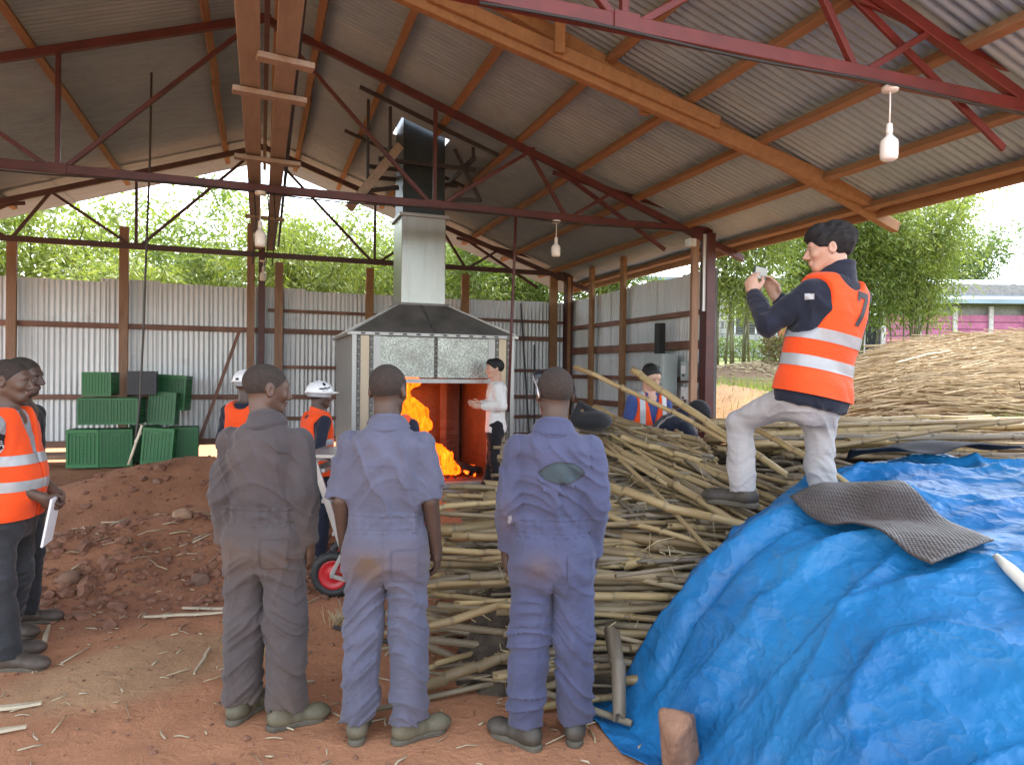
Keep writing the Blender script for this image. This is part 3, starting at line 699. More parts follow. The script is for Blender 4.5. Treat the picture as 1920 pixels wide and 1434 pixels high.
def wheel(dy):
    Mx = Matrix.Rotation(R(90), 3, 'X')
    w = MB().lathe([(.105,-.034),(.13,-.045),(.155,-.038),(.166,-.018),(.168,0),(.166,.018),(.155,.038),(.13,.045),(.105,.034),(.105,-.034)], (.03,dy,.168), 40, Mx, False).build('tyre', M_BLACK, ht, True)
    MB().lathe([(.02,-.03),(.05,-.012),(.085,-.012),(.108,-.036),(.108,.036),(.085,.012),(.05,.012),(.02,.03)], (.03,dy,.168), 32, Mx, False).build('rim', simple('red_rim', (.50,.02,.025), .35, 0, .1, 4, 0), w, True)
    for k in range(36):
        a = 2*math.pi*k/36; MB().box((.03+.166*math.cos(a), dy+(.012 if k % 2 else -.012), .168+.166*math.sin(a)), (.012, .034, .012), Matrix.Rotation(-a, 3, 'Y')).build('tread_block', M_BLACK, w)
    MB().lathe([(.022,-.05),(.022,.05)], (.03,dy,.168), 12, Mx).build('hub', M_ALU, w, True)
wheel(-.01); wheel(.47)
# ------------------------------------------------------------------ bamboo poles
def m_cane(name, stops, use_rand=True):
    t = NT(name); v = t.coord('Object')
    r = t.rand() if use_rand else t.attr('rnd')
    c = t.ramp(r, stops)
    n1 = t.noise(t.mapping(v, (3, 30, 30)), 2.0, 5, .6); n2 = t.noise(v, 3.5, 5, .6)
    c = t.mix(t.rng(n1, .35, .7, 0, .6), c, t.mix(1.0, c, (.62,.58,.52), 'MULTIPLY'))
    c = t.mix(t.rng(n2, .52, .74, 0, .4), c, (.17,.13,.085))
    if use_rand: c = t.mix(t.rng(t.attr('node'), 0, 1, 0, .55), c, (.10,.075,.05))
    t.bump(n1, .25, .004)
    return t.set_p(Base_Color=c, Roughness=.55)
M_CANE = m_cane('dry_bamboo', [(0,(.30,.215,.10)), (.25,(.44,.325,.15)), (.5,(.26,.185,.092)), (.72,(.20,.15,.085)), (.9,(.40,.285,.135)), (1,(.16,.12,.07))])
M_CANEG = m_cane('grey_bamboo', [(0,(.22,.185,.13)), (.5,(.17,.14,.105)), (1,(.25,.205,.14))])
def cane_mesh(nm, L, r, bend, seed, m, n=8, split=False):
    rd = random.Random(seed); V = []; Fc = []; node = []
    xs = []; x = 0; first = rd.uniform(.05, .25)
    nodes = []
    p = first
    while p < L-.04: nodes.append(p); p += rd.uniform(.20, .34)
    st = sorted([0]+[q+d for q in nodes for d in (-.016, 0, .016)]+[L])
    for q in st:
        s = q/L; rr = r*(1-.22*s); nd = 0
        if any(abs(q-a) < .001 for a in nodes): rr *= 1.10; nd = 1
        oy = bend[0]*math.sin(math.pi*s)+.006*rd.uniform(-1,1); oz = bend[1]*math.sin(math.pi*s)+.006*rd.uniform(-1,1)
        for k in range(n):
            a = 2*math.pi*k/n; V.append((q-L/2+(rd.uniform(-.02,.02) if q in (0, L) else 0), oy+rr*math.cos(a), oz+rr*math.sin(a))); node.append(nd)
    m_ = len(st)
    for i in range(m_-1):
        for k in range(n): Fc.append((i*n+k, i*n+(k+1) % n, (i+1)*n+(k+1) % n, (i+1)*n+k))
    for e, b in ((0, 0), (1, (m_-1)*n)):               # hollow ends, with the shade inside the bore put into the colour
        q0 = len(V); sx = .05 if e == 0 else -.05; c = np.mean(np.array(V[b:b+n]), 0)
        for dd, sc in ((0, .68), (sx, .62)):
            for k in range(n): p = np.array(V[b+k]); w = c+(p-c)*sc; V.append((w[0]+dd, w[1], w[2])); node.append(.2 if dd == 0 else 1)
        for k in range(n):
            k2 = (k+1) % n
            Fc += [(b+k2, b+k, q0+k, q0+k2) if e == 0 else (b+k, b+k2, q0+k2, q0+k), (q0+k2, q0+k, q0+n+k, q0+n+k2) if e == 0 else (q0+k, q0+k2, q0+n+k2, q0+n+k)]
        Fc.append(tuple(q0+n+k for k in range(n)))
    me = bpy.data.meshes.new(nm); me.from_pydata(V, [], Fc)
    a = me.attributes.new('node', 'FLOAT', 'POINT'); a.data.foreach_set('value', np.array(node, np.float32))
    sm_ = np.ones(len(me.polygons), bool); me.polygons.foreach_set('use_smooth', sm_); me.materials.append(m); return me
CANES = []
for i in range(20):
    L = [1.3, 1.7, 2.1, 2.6, 3.2][i % 5]; r = [.017, .022, .026, .020, .030, .016][i % 6]
    CANES.append((cane_mesh('bamboo_pole', L, r, (random.uniform(-.025,.025), random.uniform(-.025,.025)), i, M_CANE if i % 9 else M_CANEG), L, r))
ncane = [0]
def put_cane(p, q=None, d=None, me=None, thick=1.0, name='bamboo_pole', label=None, group='dry bamboo poles heaped under the roof'):
    """pole from p to q (world)"""
    p = Vector(p); q = Vector(q); Ld = (q-p).length
    if me is None:
        me = min(random.sample(CANES, 9), key=lambda c: abs(c[1]-Ld))
    o = link(name, me[0]); dv = (q-p).normalized()
    Mx = dv.to_track_quat('X', 'Z').to_matrix() @ Matrix.Rotation(random.uniform(0, 6.28), 3, 'X')
    o.matrix_world = Matrix.Translation((p+q)/2) @ Mx.to_4x4() @ Matrix.Diagonal((Ld/me[1], thick, thick, 1))
    tag(o, label or 'dry brown bamboo pole in the big heap in front of the furnace', 'bamboo pole', group); ncane[0] += 1
    return o
def cw(u, v, z): x, y = wxy(u, v); return Vector((x, y, z))
def T0(u, v):
    u = np.asarray(u, float); v = np.asarray(v, float)
    ue = np.interp(v, [1.0, 1.6, 2.2, 2.9, 3.0, 3.5, 4.2, 5.0], [.80, .78, .74, .68, .62, .46, .95, 1.5])
    zm = np.interp(v, [1.0, 1.6, 2.2, 3.0, 3.5, 4.0, 4.5, 5.0], [.70, .86, .98, 1.06, 1.07, 1.09, 1.08, .90])*(1+.05*np.tanh((u-2)*1.2))
    e = np.maximum(u-ue, 0)
    z = zm*(1-np.exp(-(e/.50)**1.55))
    return z, u-ue
def trim(p, q):
    """shorten a pole that would stick out through the tarpaulin"""
    for _ in range(14):
        x = q-p; u_, v_ = cu(q.x, q.y), cv(q.x, q.y); z_, e_ = T0(u_, v_)
        if e_ < .02 or q.z < z_-.14 or (q-p).length < .3: break
        q = p+x*.9
    return q
def env(u, v):
    """height of the heap's surface in view-aligned ground coordinates"""
    u = np.asarray(u, float); v = np.asarray(v, float)
    a = np.interp(v, [3.45, 3.6, 3.9, 4.3, 4.9, 5.6, 6.3, 7.0], [0, .22, .62, .80, .98, 1.18, 1.0, .4])
    left = np.interp(v, [3.4, 3.9, 4.4, 4.8, 5.4, 6.0], [-.45, -.45, -.30, .05, .15, .3])
    e = ss(0, .40, u-left)
    right = np.interp(u, [-.5, .4, .8, 1.3, 1.9, 2.6, 3.4, 4.5], [.86, .97, 1.03, .93, .90, .95, 1.0, .8])+0*u
    return a*e*right
# S1: the layered front stack, ends ragged at the left
for k in range(185):
    tv = random.random(); v = 3.55+1.15*tv**1.1 if k % 4 else 3.95+.75*tv; L = random.uniform(1.2, 2.9)
    ul = random.uniform(-.52, .15) if random.random() < .55 else random.uniform(0, 1.2)
    um = ul+L/2
    zt_ = float(env(max(um, .3), v)); z = zt_-abs(random.gauss(0, .07))-.02 if random.random() < .8 else random.uniform(.04, max(zt_, .06))
    h = R(max(-32, min(32, random.gauss(-4, 11 if k % 4 else 24)))); pt = R(random.gauss(0, 3.5 if k % 4 else 7))
    du, dv_, dz = math.cos(h)*math.cos(pt), math.sin(h)*math.cos(pt), math.sin(pt)
    z = max(z, .035+abs(dz)*L/2)
    c = (ul+du*L/2, v, z)
    pa = cw(c[0]-du*L/2, c[1]-dv_*L/2, c[2]-dz*L/2); pb_ = trim(pa, cw(c[0]+du*L/2, c[1]+dv_*L/2, c[2]+dz*L/2))
    put_cane(pa, pb_, thick=random.uniform(.7, 1.3), label='dry bamboo pole lying roughly level in the front of the heap', group='poles in the front of the bamboo heap')
# S2: poles sliding down from the top of the heap towards the right front
for k in range(52):
    L = random.uniform(1.3, 2.5); h = R(random.gauss(-52, 13))
    um = random.uniform(.60, 1.6); v = random.uniform(4.2, 5.4)-.25*(um-1); 
    du, dv_ = math.cos(h), math.sin(h)
    a = L*.45
    um = max(um, du*a+.10*(v-dv_*a))
    zl = lambda w_: np.interp(w_, [3.4, 3.8, 4.4, 5.2, 6.2], [.52, .70, .93, 1.15, 1.34])
    za = float(zl(v-dv_*a))-.10*max(0, um-1.1); zb_ = float(zl(v+dv_*a))-.08*max(0, um-1.1)
    lift = random.uniform(-.10, .05)
    pa = cw(um-du*a, v-dv_*a, za+lift+.02)
    put_cane(pa, trim(pa, cw(um+du*a, v+dv_*a, max(.05, zb_+lift+.02))), thick=random.uniform(.7, 1.2), label='dry bamboo pole sloping down the right side of the heap', group='poles sloping down the bamboo heap')
# S3: straight stack on the right behind the photographer
for k in range(64):
    L = random.uniform(1.8, 3.2); v = random.uniform(4.9, 6.0); ul = random.uniform(1.55, 3.0) if k % 3 else random.uniform(1.5, 1.75)
    zt_ = 1.08+.22*(1-abs(v-5.6)/.9); z = zt_-abs(random.gauss(0, .10)) if v > 5.15 else random.uniform(.55, 1.05)
    h = R(random.gauss(-2, 5)); pt = R(random.gauss(.5, 2))
    p = cw(ul, v, z); put_cane(p, p+Vector((*wxy(math.cos(h), math.sin(h)), math.tan(pt)))*L, thick=random.uniform(.9, 1.35),
        label='straight dry bamboo pole in the level stack behind the photographer', group='straight bamboo poles stacked behind the photographer')
# poles one can single out
for p, q, th, lab in (
    ((1.48,4.35,1.35), (2.05,3.72,.93), 1.0, 'pale bamboo pole slanting across in front of the photographer'),
    ((.92,5.3,1.70), (1.72,4.3,1.05), .9, 'thin bamboo pole rising in front of the man by the cabinet'),
    ((.50,5.6,1.72), (1.55,4.5,1.15), 1.2, 'bamboo pole sloping down from the top left of the heap'),
    ((.55,4.3,.98), (1.55,3.75,.78), 1.9, 'thick grey bamboo log lying across the heap'),
    ((.42,4.15,.86), (1.15,3.85,.70), 1.2, 'long pale bamboo pole in front of the thick grey log'),
    ((-.55,3.45,.05), (.15,3.62,.25), 1.1, 'pale bamboo pole with one end resting on the bare earth'),
    ((-.28,4.75,.72), (.30,4.7,.74), 1.0, 'short pole jutting left toward the man in the white sweatshirt'),
    ((-.14,4.9,.93), (.35,4.85,.95), .8, 'thin pole jutting left above the short one'),
    ((2.0,4.9,1.12), (3.5,4.75,1.38), 1.2, 'long brown pole rising to the right of the photographer'),
    ((2.2,4.6,1.05), (3.75,4.5,1.16), 1.0, 'lowest long pole pointing right over the black cloth')):
    put_cane(cw(*p), cw(*q), thick=th, label=lab, group=None)
# dark filler sheet added under the poles, shade between them put into its colour
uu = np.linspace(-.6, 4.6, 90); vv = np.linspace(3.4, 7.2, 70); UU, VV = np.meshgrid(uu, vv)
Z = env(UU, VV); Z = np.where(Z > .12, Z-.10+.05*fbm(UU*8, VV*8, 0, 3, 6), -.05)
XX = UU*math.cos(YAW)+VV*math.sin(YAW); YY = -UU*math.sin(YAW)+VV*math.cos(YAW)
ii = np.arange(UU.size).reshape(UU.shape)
o = mk('heap_core_sheet', np.stack([XX, YY, Z], -1).reshape(-1, 3), np.stack([ii[:-1,:-1], ii[:-1,1:], ii[1:,1:], ii[1:,:-1]], -1).reshape(-1, 4), simple('heap_core_shade', (.07,.052,.036), .95, 0, .5, 12, .8, 30, .02), smooth=True)
tag(o, 'dark filler sheet inside the bamboo heap, coloured as the shade between poles', kind='stuff')
def sticks(name, lab, n, gen, m, sides=5, seg=2):
    """many thin sticks in one mesh"""
    V = []; Fc = []; rn = []
    for i in range(n):
        p, q, r, sag = gen(i)
        b = MB().tube([p, (Vector(p)+Vector(q))/2+Vector(sag), q], [r, r*.9, r*.7], sides)
        k = len(V); V += b.V; Fc += [tuple(a+k for a in f) for f in b.F]; rn += [random.random()]*len(b.V)
    o = mk(name, V, Fc, m, smooth=True); attr(o, 'rnd', rn); return tag(o, lab, kind='stuff')
M_STRAW = m_cane('straw', [(0,(.50,.40,.22)), (.4,(.58,.48,.28)), (.7,(.36,.27,.15)), (1,(.62,.54,.36))], False)
M_FILL = m_cane('filler_cane', [(0,(.30,.24,.14)), (.5,(.20,.16,.11)), (1,(.36,.28,.16))], False)
def gen_fill(i):
    v = random.uniform(3.55, 6.0); u = random.uniform(-.3, 3.2); L = random.uniform(.5, 1.5); h = R(max(-35, min(35, random.gauss(0, 22))))
    z = max(.03, float(env(u, v))-random.uniform(.0, .12)); d = (math.cos(h)*L/2, math.sin(h)*L/2); dz = random.gauss(0, .05)
    pa = cw(u-d[0], v-d[1], z-dz); return pa, trim(pa, cw(u+d[0], v+d[1], z+dz)), random.uniform(.010, .026), (0,0,random.uniform(-.03,.03))
sticks('broken_cane', 'broken lengths of cane filling the gaps of the bamboo heap', 620, gen_fill, M_FILL, 6)
def gen_twig(i):
    v = random.uniform(3.5, 5.2); u = random.uniform(-.3, 2.2); z = float(env(u, v))+.02; L = random.uniform(.06, .22)
    d = Vector((random.gauss(0,1), random.gauss(0,1), random.gauss(.1,.6))).normalized()*L; p = cw(u, v, z)
    return p, p+d, random.uniform(.0015, .004), (random.uniform(-.02,.02), 0, random.uniform(-.02,.02))
sticks('rootlet', 'thin rootlets and fibres hanging from the bamboo heap', 260, gen_twig, M_STRAW, 4)

# ------------------------------------------------------------------ tarpaulin
def tarp_z(u, v, detail=True):
    z, e = T0(u, v)
    if detail:
        fl = ss(.0, .35, e)
        w = v+.28*e+.10*fbm(u*1.7, v*1.7, 0, 3, 41)
        fall = .35+.65*np.exp(-np.maximum(e-.3, 0)/.8)
        r1 = 1-np.abs(2*vn(w*2.3, e*.55, 0, 91)-1); r2 = 1-np.abs(2*vn(w*5.3+.6*e, e*1.1, 0, 92)-1); r3 = 1-np.abs(2*vn(w*3.1-1.6*e, w*.9+e*2.4, 0, 93)-1)
        z = z+(.13*r1**2.5*fall+.05*r2**3*fall+.05*r3**4-.05)*fl
        # one deep crease from the crest down to the free corner
        cr = (v-3.30)-.10*(u-1.0)+.04*fbm(u*3, v*3, 0, 2, 7)
        z = z-.07*np.exp(-(cr/.045)**2)*ss(.05, .3, e)*(1-ss(1.0, 1.4, e))+.06*np.exp(-((cr-.13)/.09)**2)*ss(.1, .4, e)*(1-ss(1.1, 1.5, e))
        def ridged(s, sd): return np.abs(fbm(u*s, v*s, z*s, 3, sd))
        z = z+fl*(.10*ridged(1.9, 51)+.060*ridged(4.7, 61)+.022*ridged(12, 71))+.008*(1-fl)
        hem = (1-fl)
        z = np.maximum(z, .012)+hem*.05*np.maximum(0, fbm(u*5, v*5, 0, 3, 88))*2*(v > 2.6)
    return z
nu, nv = 250, 260
us = np.linspace(0, 1, nu); vs = np.linspace(1.15, 4.75, nv); UU, VV = np.meshgrid(us, vs)
ue = np.interp(VV, [1.0, 1.6, 2.2, 2.9, 3.0, 3.5, 4.2, 5.0], [.80, .78, .74, .68, .62, .46, .95, 1.5])
marg = .02+.10*ss(2.75, 3.0, VV)*(1-ss(3.45, 3.6, VV))+.05*fbm(VV*4, VV*0, 0, 3, 17)
UU = (ue-marg)+(3.75-ue+marg)*UU**1.25
Z = tarp_z(UU, VV); XX = UU*math.cos(YAW)+VV*math.sin(YAW); YY = -UU*math.sin(YAW)+VV*math.cos(YAW)
Z = np.maximum(Z, H(XX, YY)+.008)
ii = np.arange(UU.size).reshape(UU.shape)
t = NT('blue_tarpaulin'); v = t.pos()
n1 = t.noise(v, 5, 5, .55); n2 = t.noise(v, 28, 4, .6); n3 = t.noise(v, 1.6, 3)
def crease(sc, rot, st):
    n_ = t.noise(t.mapping(v, st, rot), sc, 3, .5); return t.math('POWER', t.math('SUBTRACT', 1.0, t.math('MINIMUM', t.math('MULTIPLY', t.math('ABSOLUTE', t.math('SUBTRACT', n_, .5)), 7.0), 1.0)), 2.0)
v1, v2, v3 = crease(2.6, (.3,.2,.6), (1,.6,1)), crease(5.5, (0,.5,-.4), (1,.7,1)), crease(13.0, (.2,0,1.1), (1,.8,1))
c = t.mix(t.rng(n3, .35, .7), (.008,.118,.31), (.018,.185,.42)); c = t.mix(t.rng(n1, .6, .72, 0, .25), c, (.10,.22,.42))
rg = t.math('ABSOLUTE', t.math('SUBTRACT', n1, .5)); rg2 = t.math('ABSOLUTE', t.math('SUBTRACT', n2, .5))
t.bump(t.math('ADD', t.math('ADD', t.math('MULTIPLY', v1, .7), t.math('MULTIPLY', v2, .30)), t.math('ADD', t.math('MULTIPLY', v3, .10), t.math('ADD', t.math('MULTIPLY', n1, .5), t.math('MULTIPLY', n2, .04)))), .40, .045)
M_TARP = t.set_p(Base_Color=c, Roughness=t.rng(n1, .3, .7, .34, .54), Specular_IOR_Level=.45)
tarp = mk('tarpaulin', np.stack([XX, YY, Z], -1).reshape(-1, 3), np.stack([ii[:-1,:-1], ii[:-1,1:], ii[1:,1:], ii[1:,:-1]], -1).reshape(-1, 4), M_TARP, smooth=True)
tag(tarp, 'crumpled blue plastic tarpaulin covering a heap at the front right', 'tarpaulin')
b = tarp.modifiers.new('thick', 'SOLIDIFY'); b.thickness = .004; b.offset = -1
def drape(name, P4, n, m, lift, smoothz=True):
    """sheet laid on the tarpaulin; P4 = four (u, v) corners"""
    k1, k2 = n; S, W = np.meshgrid(np.linspace(0, 1, k1+1), np.linspace(0, 1, k2+1))
    a = [(1-S)*(1-W)*P4[0][c]+S*(1-W)*P4[1][c]+S*W*P4[2][c]+(1-S)*W*P4[3][c] for c in (0, 1)]
    zz = np.max([tarp_z(a[0]+dx, a[1]+dy) for dx in (-.08, 0, .08) for dy in (-.08, 0, .08)], axis=0); base_ = tarp_z(a[0], a[1])
    Vn = np.stack([a[0]*math.cos(YAW)+a[1]*math.sin(YAW), -a[0]*math.sin(YAW)+a[1]*math.cos(YAW), zz+lift], -1)
    for _ in range(12):
        pz = np.pad(Vn[:, :, 2], 1, 'reflect', reflect_type='odd'); Vn[:, :, 2] = np.maximum(base_+lift*.6, (pz[:-2,1:-1]+pz[2:,1:-1]+pz[1:-1,:-2]+pz[1:-1,2:])/4)
    i = np.arange((k1+1)*(k2+1)).reshape(k2+1, k1+1)
    o = mk(name, Vn.reshape(-1, 3), np.stack([i[:-1,:-1], i[:-1,1:], i[1:,1:], i[1:,:-1]], -1).reshape(-1, 4), m, smooth=True)
    s_ = o.modifiers.new('thick', 'SOLIDIFY'); s_.thickness = .008; return o
t = NT('woven_mat'); v = t.mapping(t.pos(), (75, 75, 75), (0, 0, .6))
vo = t.n('TexVoronoi', Vector=v, Scale=1.0, Randomness=.12).outputs['Distance']
n1 = t.noise(t.pos(), 5, 5)
c = t.mix(t.rng(vo, .15, .45), (.018,.016,.016), (.065,.057,.053)); c = t.mix(t.rng(n1, .55, .75, 0, .3), c, (.11,.085,.065))
t.bump(vo, .9, .006); M_MAT = t.set_p(Base_Color=c, Roughness=.42)
tag(drape('woven_mat', [(1.38,3.42)]+[(1.90,3.80), (1.82,2.60), (1.54,2.52)], (24, 40), M_MAT, .014), 'dark perforated rubber mat draped over the blue tarpaulin', 'mat')
M_BCLOTH = simple('black_cloth', (.018,.018,.022), .75, 0, .3, 5, .3, 30, .01)
o = drape('black_cloth', [(2.05,4.15), (3.2,4.35), (3.5,4.62), (2.15,4.45)], (40, 18), M_BCLOTH, .05)
o.data.vertices.foreach_get; cz = np.array([v_.co[:] for v_ in o.data.vertices]); cz[:,2] += .06*np.maximum(0, fbm(cz[:,0]*4, cz[:,1]*4, 0, 3, 31))+.03
o.data.vertices.foreach_set('co', cz.ravel()); tag(o, 'black cloth lying on the far top edge of the blue tarpaulin', 'cloth')
o = MB().tube([cw(1.76,2.50,1.02), cw(1.74,2.40,1.00), cw(1.70,2.2,.955), cw(1.62,1.8,.86)], [.012,.021,.022,.022], 12).build('white_pole', simple('ivory_plastic', (.72,.69,.58), .4, 0, .1, 5, 0), None, True); tag(o, 'ivory plastic pole lying on the blue tarpaulin at the right edge', 'pole')
# stone holding down the corner, bamboo stub beside it
def rock(name, c, r, seed, m, lab, cat='stone', vox=.012, box=True):
    c = np.array(c); r = np.array(r); rd = np.random.default_rng(seed); pl = rd.normal(size=(11, 3)); pl /= np.linalg.norm(pl, axis=1)[:,None]; of = rd.uniform(.72, .98, 11)
    def f(P):
        q = (P-c)/r; d = np.max(q@pl.T-of[None], axis=1)
        d = smax(d, np.max(np.abs(q), axis=1)-.92, .1); return d*r.min()+.012*fbm(P[:,0]*14, P[:,1]*14, P[:,2]*14, 3, seed)
    V, Fc = sdf_mesh(f, c-r*1.15, c+r*1.15, vox); o = mk(name, V, Fc, m, smooth=True); tag(o, lab, cat); return o
M_STONE = simple('laterite_stone', (.26,.14,.085), .9, 0, .35, 8, .7, 35, .012)
x_, y_ = wxy(.715, 2.86); rock('stone', (x_, y_, .12), (.085, .09, .17), 4, M_STONE, 'brown block of stone holding down the blue tarpaulin')
put_cane(cw(.52,3.52,.36), cw(.525,3.20,.07), me=(cane_mesh('bamboo_stub', .45, .036, (0,.01), 5, M_CANEG, 10), .45, .036), thick=1.15, label='short bamboo stub leaning on the free corner of the tarpaulin', group=None)
# ------------------------------------------------------------------ reed pile outside
M_REED = m_cane('dry_reed', [(0,(.42,.31,.17)), (.35,(.54,.41,.24)), (.6,(.34,.24,.13)), (.85,(.58,.46,.29)), (1,(.22,.15,.085))], False)
def reed_s(x, y):
    u_ = x*math.cos(YAW)-y*math.sin(YAW); v_ = x*math.sin(YAW)+y*math.cos(YAW)
    return 1.12*np.clip(1-((x-13.0)/7.2)**2, 0, 1)**.55*np.clip(1-((y-7.6)/2.7)**2, 0, 1)**.7*ss(.44, .60, u_/np.maximum(v_, 1))
def reed_h(x, y):
    return (H1(x, y) if np.ndim(x) == 0 else H(x, y))-.04+reed_s(x, y)
def gen_reed(i):
    while True:
        x = random.uniform(6.9, 15.5); y = random.uniform(5.0, 9.4) if i % 3 else random.uniform(5.0, 6.8)
        if cu(x, y)/cv(x, y) > .47: break
    z = float(reed_h(x, y))-random.uniform(0, .10)+.05; L = random.uniform(.9, 2.4); h = R(random.gauss(-14, 17))
    sl = (float(reed_s(x+.5, y-.12))-float(reed_s(x-.5, y+.12))); d = Vector((math.cos(h), math.sin(h), float(np.clip(sl, -.2, .25))*.7+random.gauss(0, .045)))*L/2; p = Vector((x, y, z))
    return p-d, p+d, random.uniform(.006, .011), (0, 0, random.uniform(-.04, .05))
xs_ = np.linspace(5.8, 20.2, 60); ys_ = np.linspace(4.8, 10.4, 40); XX, YY = np.meshgrid(xs_, ys_); Z = reed_h(XX, YY)-.10
ii = np.arange(XX.size).reshape(XX.shape)
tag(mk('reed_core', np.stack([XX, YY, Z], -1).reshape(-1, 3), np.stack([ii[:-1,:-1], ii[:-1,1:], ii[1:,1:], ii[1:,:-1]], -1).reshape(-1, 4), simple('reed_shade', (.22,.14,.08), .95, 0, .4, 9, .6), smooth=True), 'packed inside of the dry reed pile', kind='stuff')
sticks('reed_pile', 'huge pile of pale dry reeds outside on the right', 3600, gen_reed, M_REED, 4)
rm_ = cane_mesh('dry_reed', 2.0, .012, (.03, .05), 77, m_cane('loose_reed', [(0,(.52,.40,.24)), (.5,(.64,.52,.33)), (1,(.42,.30,.17))]), 6)
for k in range(46):
    x = random.uniform(8.2, 14.5); y = random.uniform(5.2, 7.6); z = float(reed_h(x, y))+.04; h = R(random.gauss(25, 40)); L = random.uniform(.7, 1.8)
    e_ = random.uniform(-.05, .18); p = Vector((x, y, z)); put_cane(p-Vector((math.cos(h), math.sin(h), e_))*L*.4, p+Vector((math.cos(h), math.sin(h), e_))*L*.6, me=(rm_, 2.0, .012), thick=random.uniform(.8,1.3), name='dry_reed',
        label='pale dry reed lying loose across the top of the reed pile', group='loose reeds on the reed pile')
# ------------------------------------------------------------------ clods, chips and straw on the floor
def scatter_clods(name, lab, n, gen, m):
    ico = bmesh.new(); bmesh.ops.create_icosphere(ico, subdivisions=1, radius=1); bv = np.array([v_.co[:] for v_ in ico.verts]); bf = np.array([[v_.index for v_ in f.verts] for f in ico.faces]); ico.free()
    V = []; Fc = []
    for i in range(n):
        x, y, s = gen(i); q = bv*(1+.35*rng.normal(size=(len(bv), 1))*.6)*s*np.array([random.uniform(.8,1.4), random.uniform(.8,1.3), random.uniform(.5,.9)])
        a = random.uniform(0, 6.28); c_, s_ = math.cos(a), math.sin(a); q = q@np.array([[c_,s_,0],[-s_,c_,0],[0,0,1]])
        V.append(q+np.array([x, y, H1(x, y)+s*.25])); Fc.append(bf+i*len(bv))
    return tag(mk(name, np.concatenate(V), np.concatenate(Fc), m, smooth=False), lab, kind='stuff')
M_CLOD = simple('earth_clod', (.22,.105,.064), .95, 0, .4, 9, .5, 60)
def gc(i):
    while True:
        x = random.uniform(-2.6, .6); y = random.gauss(5.95, .35) if random.random() < .7 else random.uniform(5.2, 8.8)
        return x, y, abs(random.gauss(0, .014))+.006+(.03 if random.random() < .06 else 0)
scatter_clods('earth_clods', 'brown clods of earth on the dug-up ridge', 1900, gc, M_CLOD)
def gg(i): 
    return random.uniform(-3.2, 3.2), random.uniform(1.9, 5.6), abs(random.gauss(0, .0045))+.003
scatter_clods('grit', 'small crumbs of red earth on the bare floor', 1500, gg, M_CLOD)
for k, (x, y, s, lab) in enumerate(((-1.32,5.85,.12,'dark grey stone at the left of the dug ridge'), (-.42,5.72,.11,'squarish dark stone at the foot of the dug ridge'), (-.62,6.45,.12,'pale angular stone on the crest of the dug ridge'), (-.95,5.45,.075,'cluster stone at the ridge foot beside a pale chip'), (-1.6,5.7,.08,'rounded brown stone behind the left man'), (-.15,6.0,.07,'tan stone near the grey coverall'), (-1.05,8.35,.07,'flat pale stone on the far mound'), (-.72,5.48,.06,'small brown stone in front of the squarish one'))):
    s *= .72; rock('stone', (x, y, H1(x, y)+s*.2), (s, s*.85, s*.7), 20+k, M_CLOD if k in (3,4,7) else simple('stone_%d' % k, [(.20,.115,.075),(.17,.10,.068),(.27,.165,.10)][k % 3], .9, 0, .3, 8, .5), lab, 'stone', .014)
M_CHIP = m_cane('pale_chip', [(0,(.44,.34,.20)), (.5,(.54,.46,.32)), (.8,(.30,.20,.12)), (1,(.36,.26,.16))], False)
def gen_straw(i):
    x = random.uniform(-3.2, 1.6); y = random.uniform(2.0, 6.2) if i % 5 else random.uniform(5.8, 6.9); h = random.uniform(0, 6.28); L = abs(random.gauss(0, .045))+.015
    if i % 9 == 0: L += random.uniform(.05, .16)
    z = H1(x, y)+.008; d = Vector((math.cos(h)*L/2, math.sin(h)*L/2, random.uniform(-.006,.008)))
    return Vector((x, y, z))-d, Vector((x, y, z))+d, random.uniform(.0025, .006), (random.uniform(-.01,.01), random.uniform(-.01,.01), .003)
sticks('straw_litter', 'bits of straw and bamboo splinters scattered on the red earth', 900, gen_straw, M_CHIP, 4)
def gen_big(i):
    x = random.uniform(-2.0, .2); y = random.uniform(5.9, 6.9); h = random.gauss(0, .9); L = random.uniform(.10, .26); z = H1(x, y)+.012
    d = Vector((math.cos(h)*L/2, math.sin(h)*L/2, random.uniform(-.02,.03))); return Vector((x, y, z))-d, Vector((x, y, z))+d, random.uniform(.004, .008), (random.uniform(-.03,.03), 0, .012)
sticks('peeled_twigs', 'pale peeled twigs strewn over the dug ridge', 70, gen_big, M_CHIP, 5)
def splinter(a, b, w, lab):
    a = Vector((*a, H1(*a)+.012)); b = Vector((*b, H1(*b)+.012)); n = 7; V = []; Fc = []; d = (b-a).normalized(); s = Vector((-d.y, d.x, 0))
    for i in range(n+1):
        p = a.lerp(b, i/n); ww = w*(.35+.65*math.sin(math.pi*(.12+.8*i/n)))*random.uniform(.8,1.1); p = p+s*random.uniform(-.006,.006)
        V += [p-s*ww/2, p+s*ww/2, p+s*ww/2*.7+Vector((0,0,.012)), p-s*ww/2*.7+Vector((0,0,.012))]
    for i in range(n):
        for k in range(4): Fc.append((i*4+k, i*4+(k+1) % 4, i*4+4+(k+1) % 4, i*4+4+k))
    Fc += [(3,2,1,0), (n*4, n*4+1, n*4+2, n*4+3)]
    o = mk('bamboo_splinter', V, Fc, M_CHIP); attr(o, 'rnd', [random.uniform(.2,.6)]*len(V)); tag(o, lab, 'splinter', 'bamboo splinters on the ground')
splinter((-.50,5.30), (-.02,5.05), .035, 'long pale splinter pointing at the grey coverall')
splinter((-.72,5.15), (-.22,5.05), .035, 'long pale splinter just in front of the first one')
splinter((-1.42,3.98), (-1.0,3.95), .05, 'broad pale splinter at the left edge below the shoes')
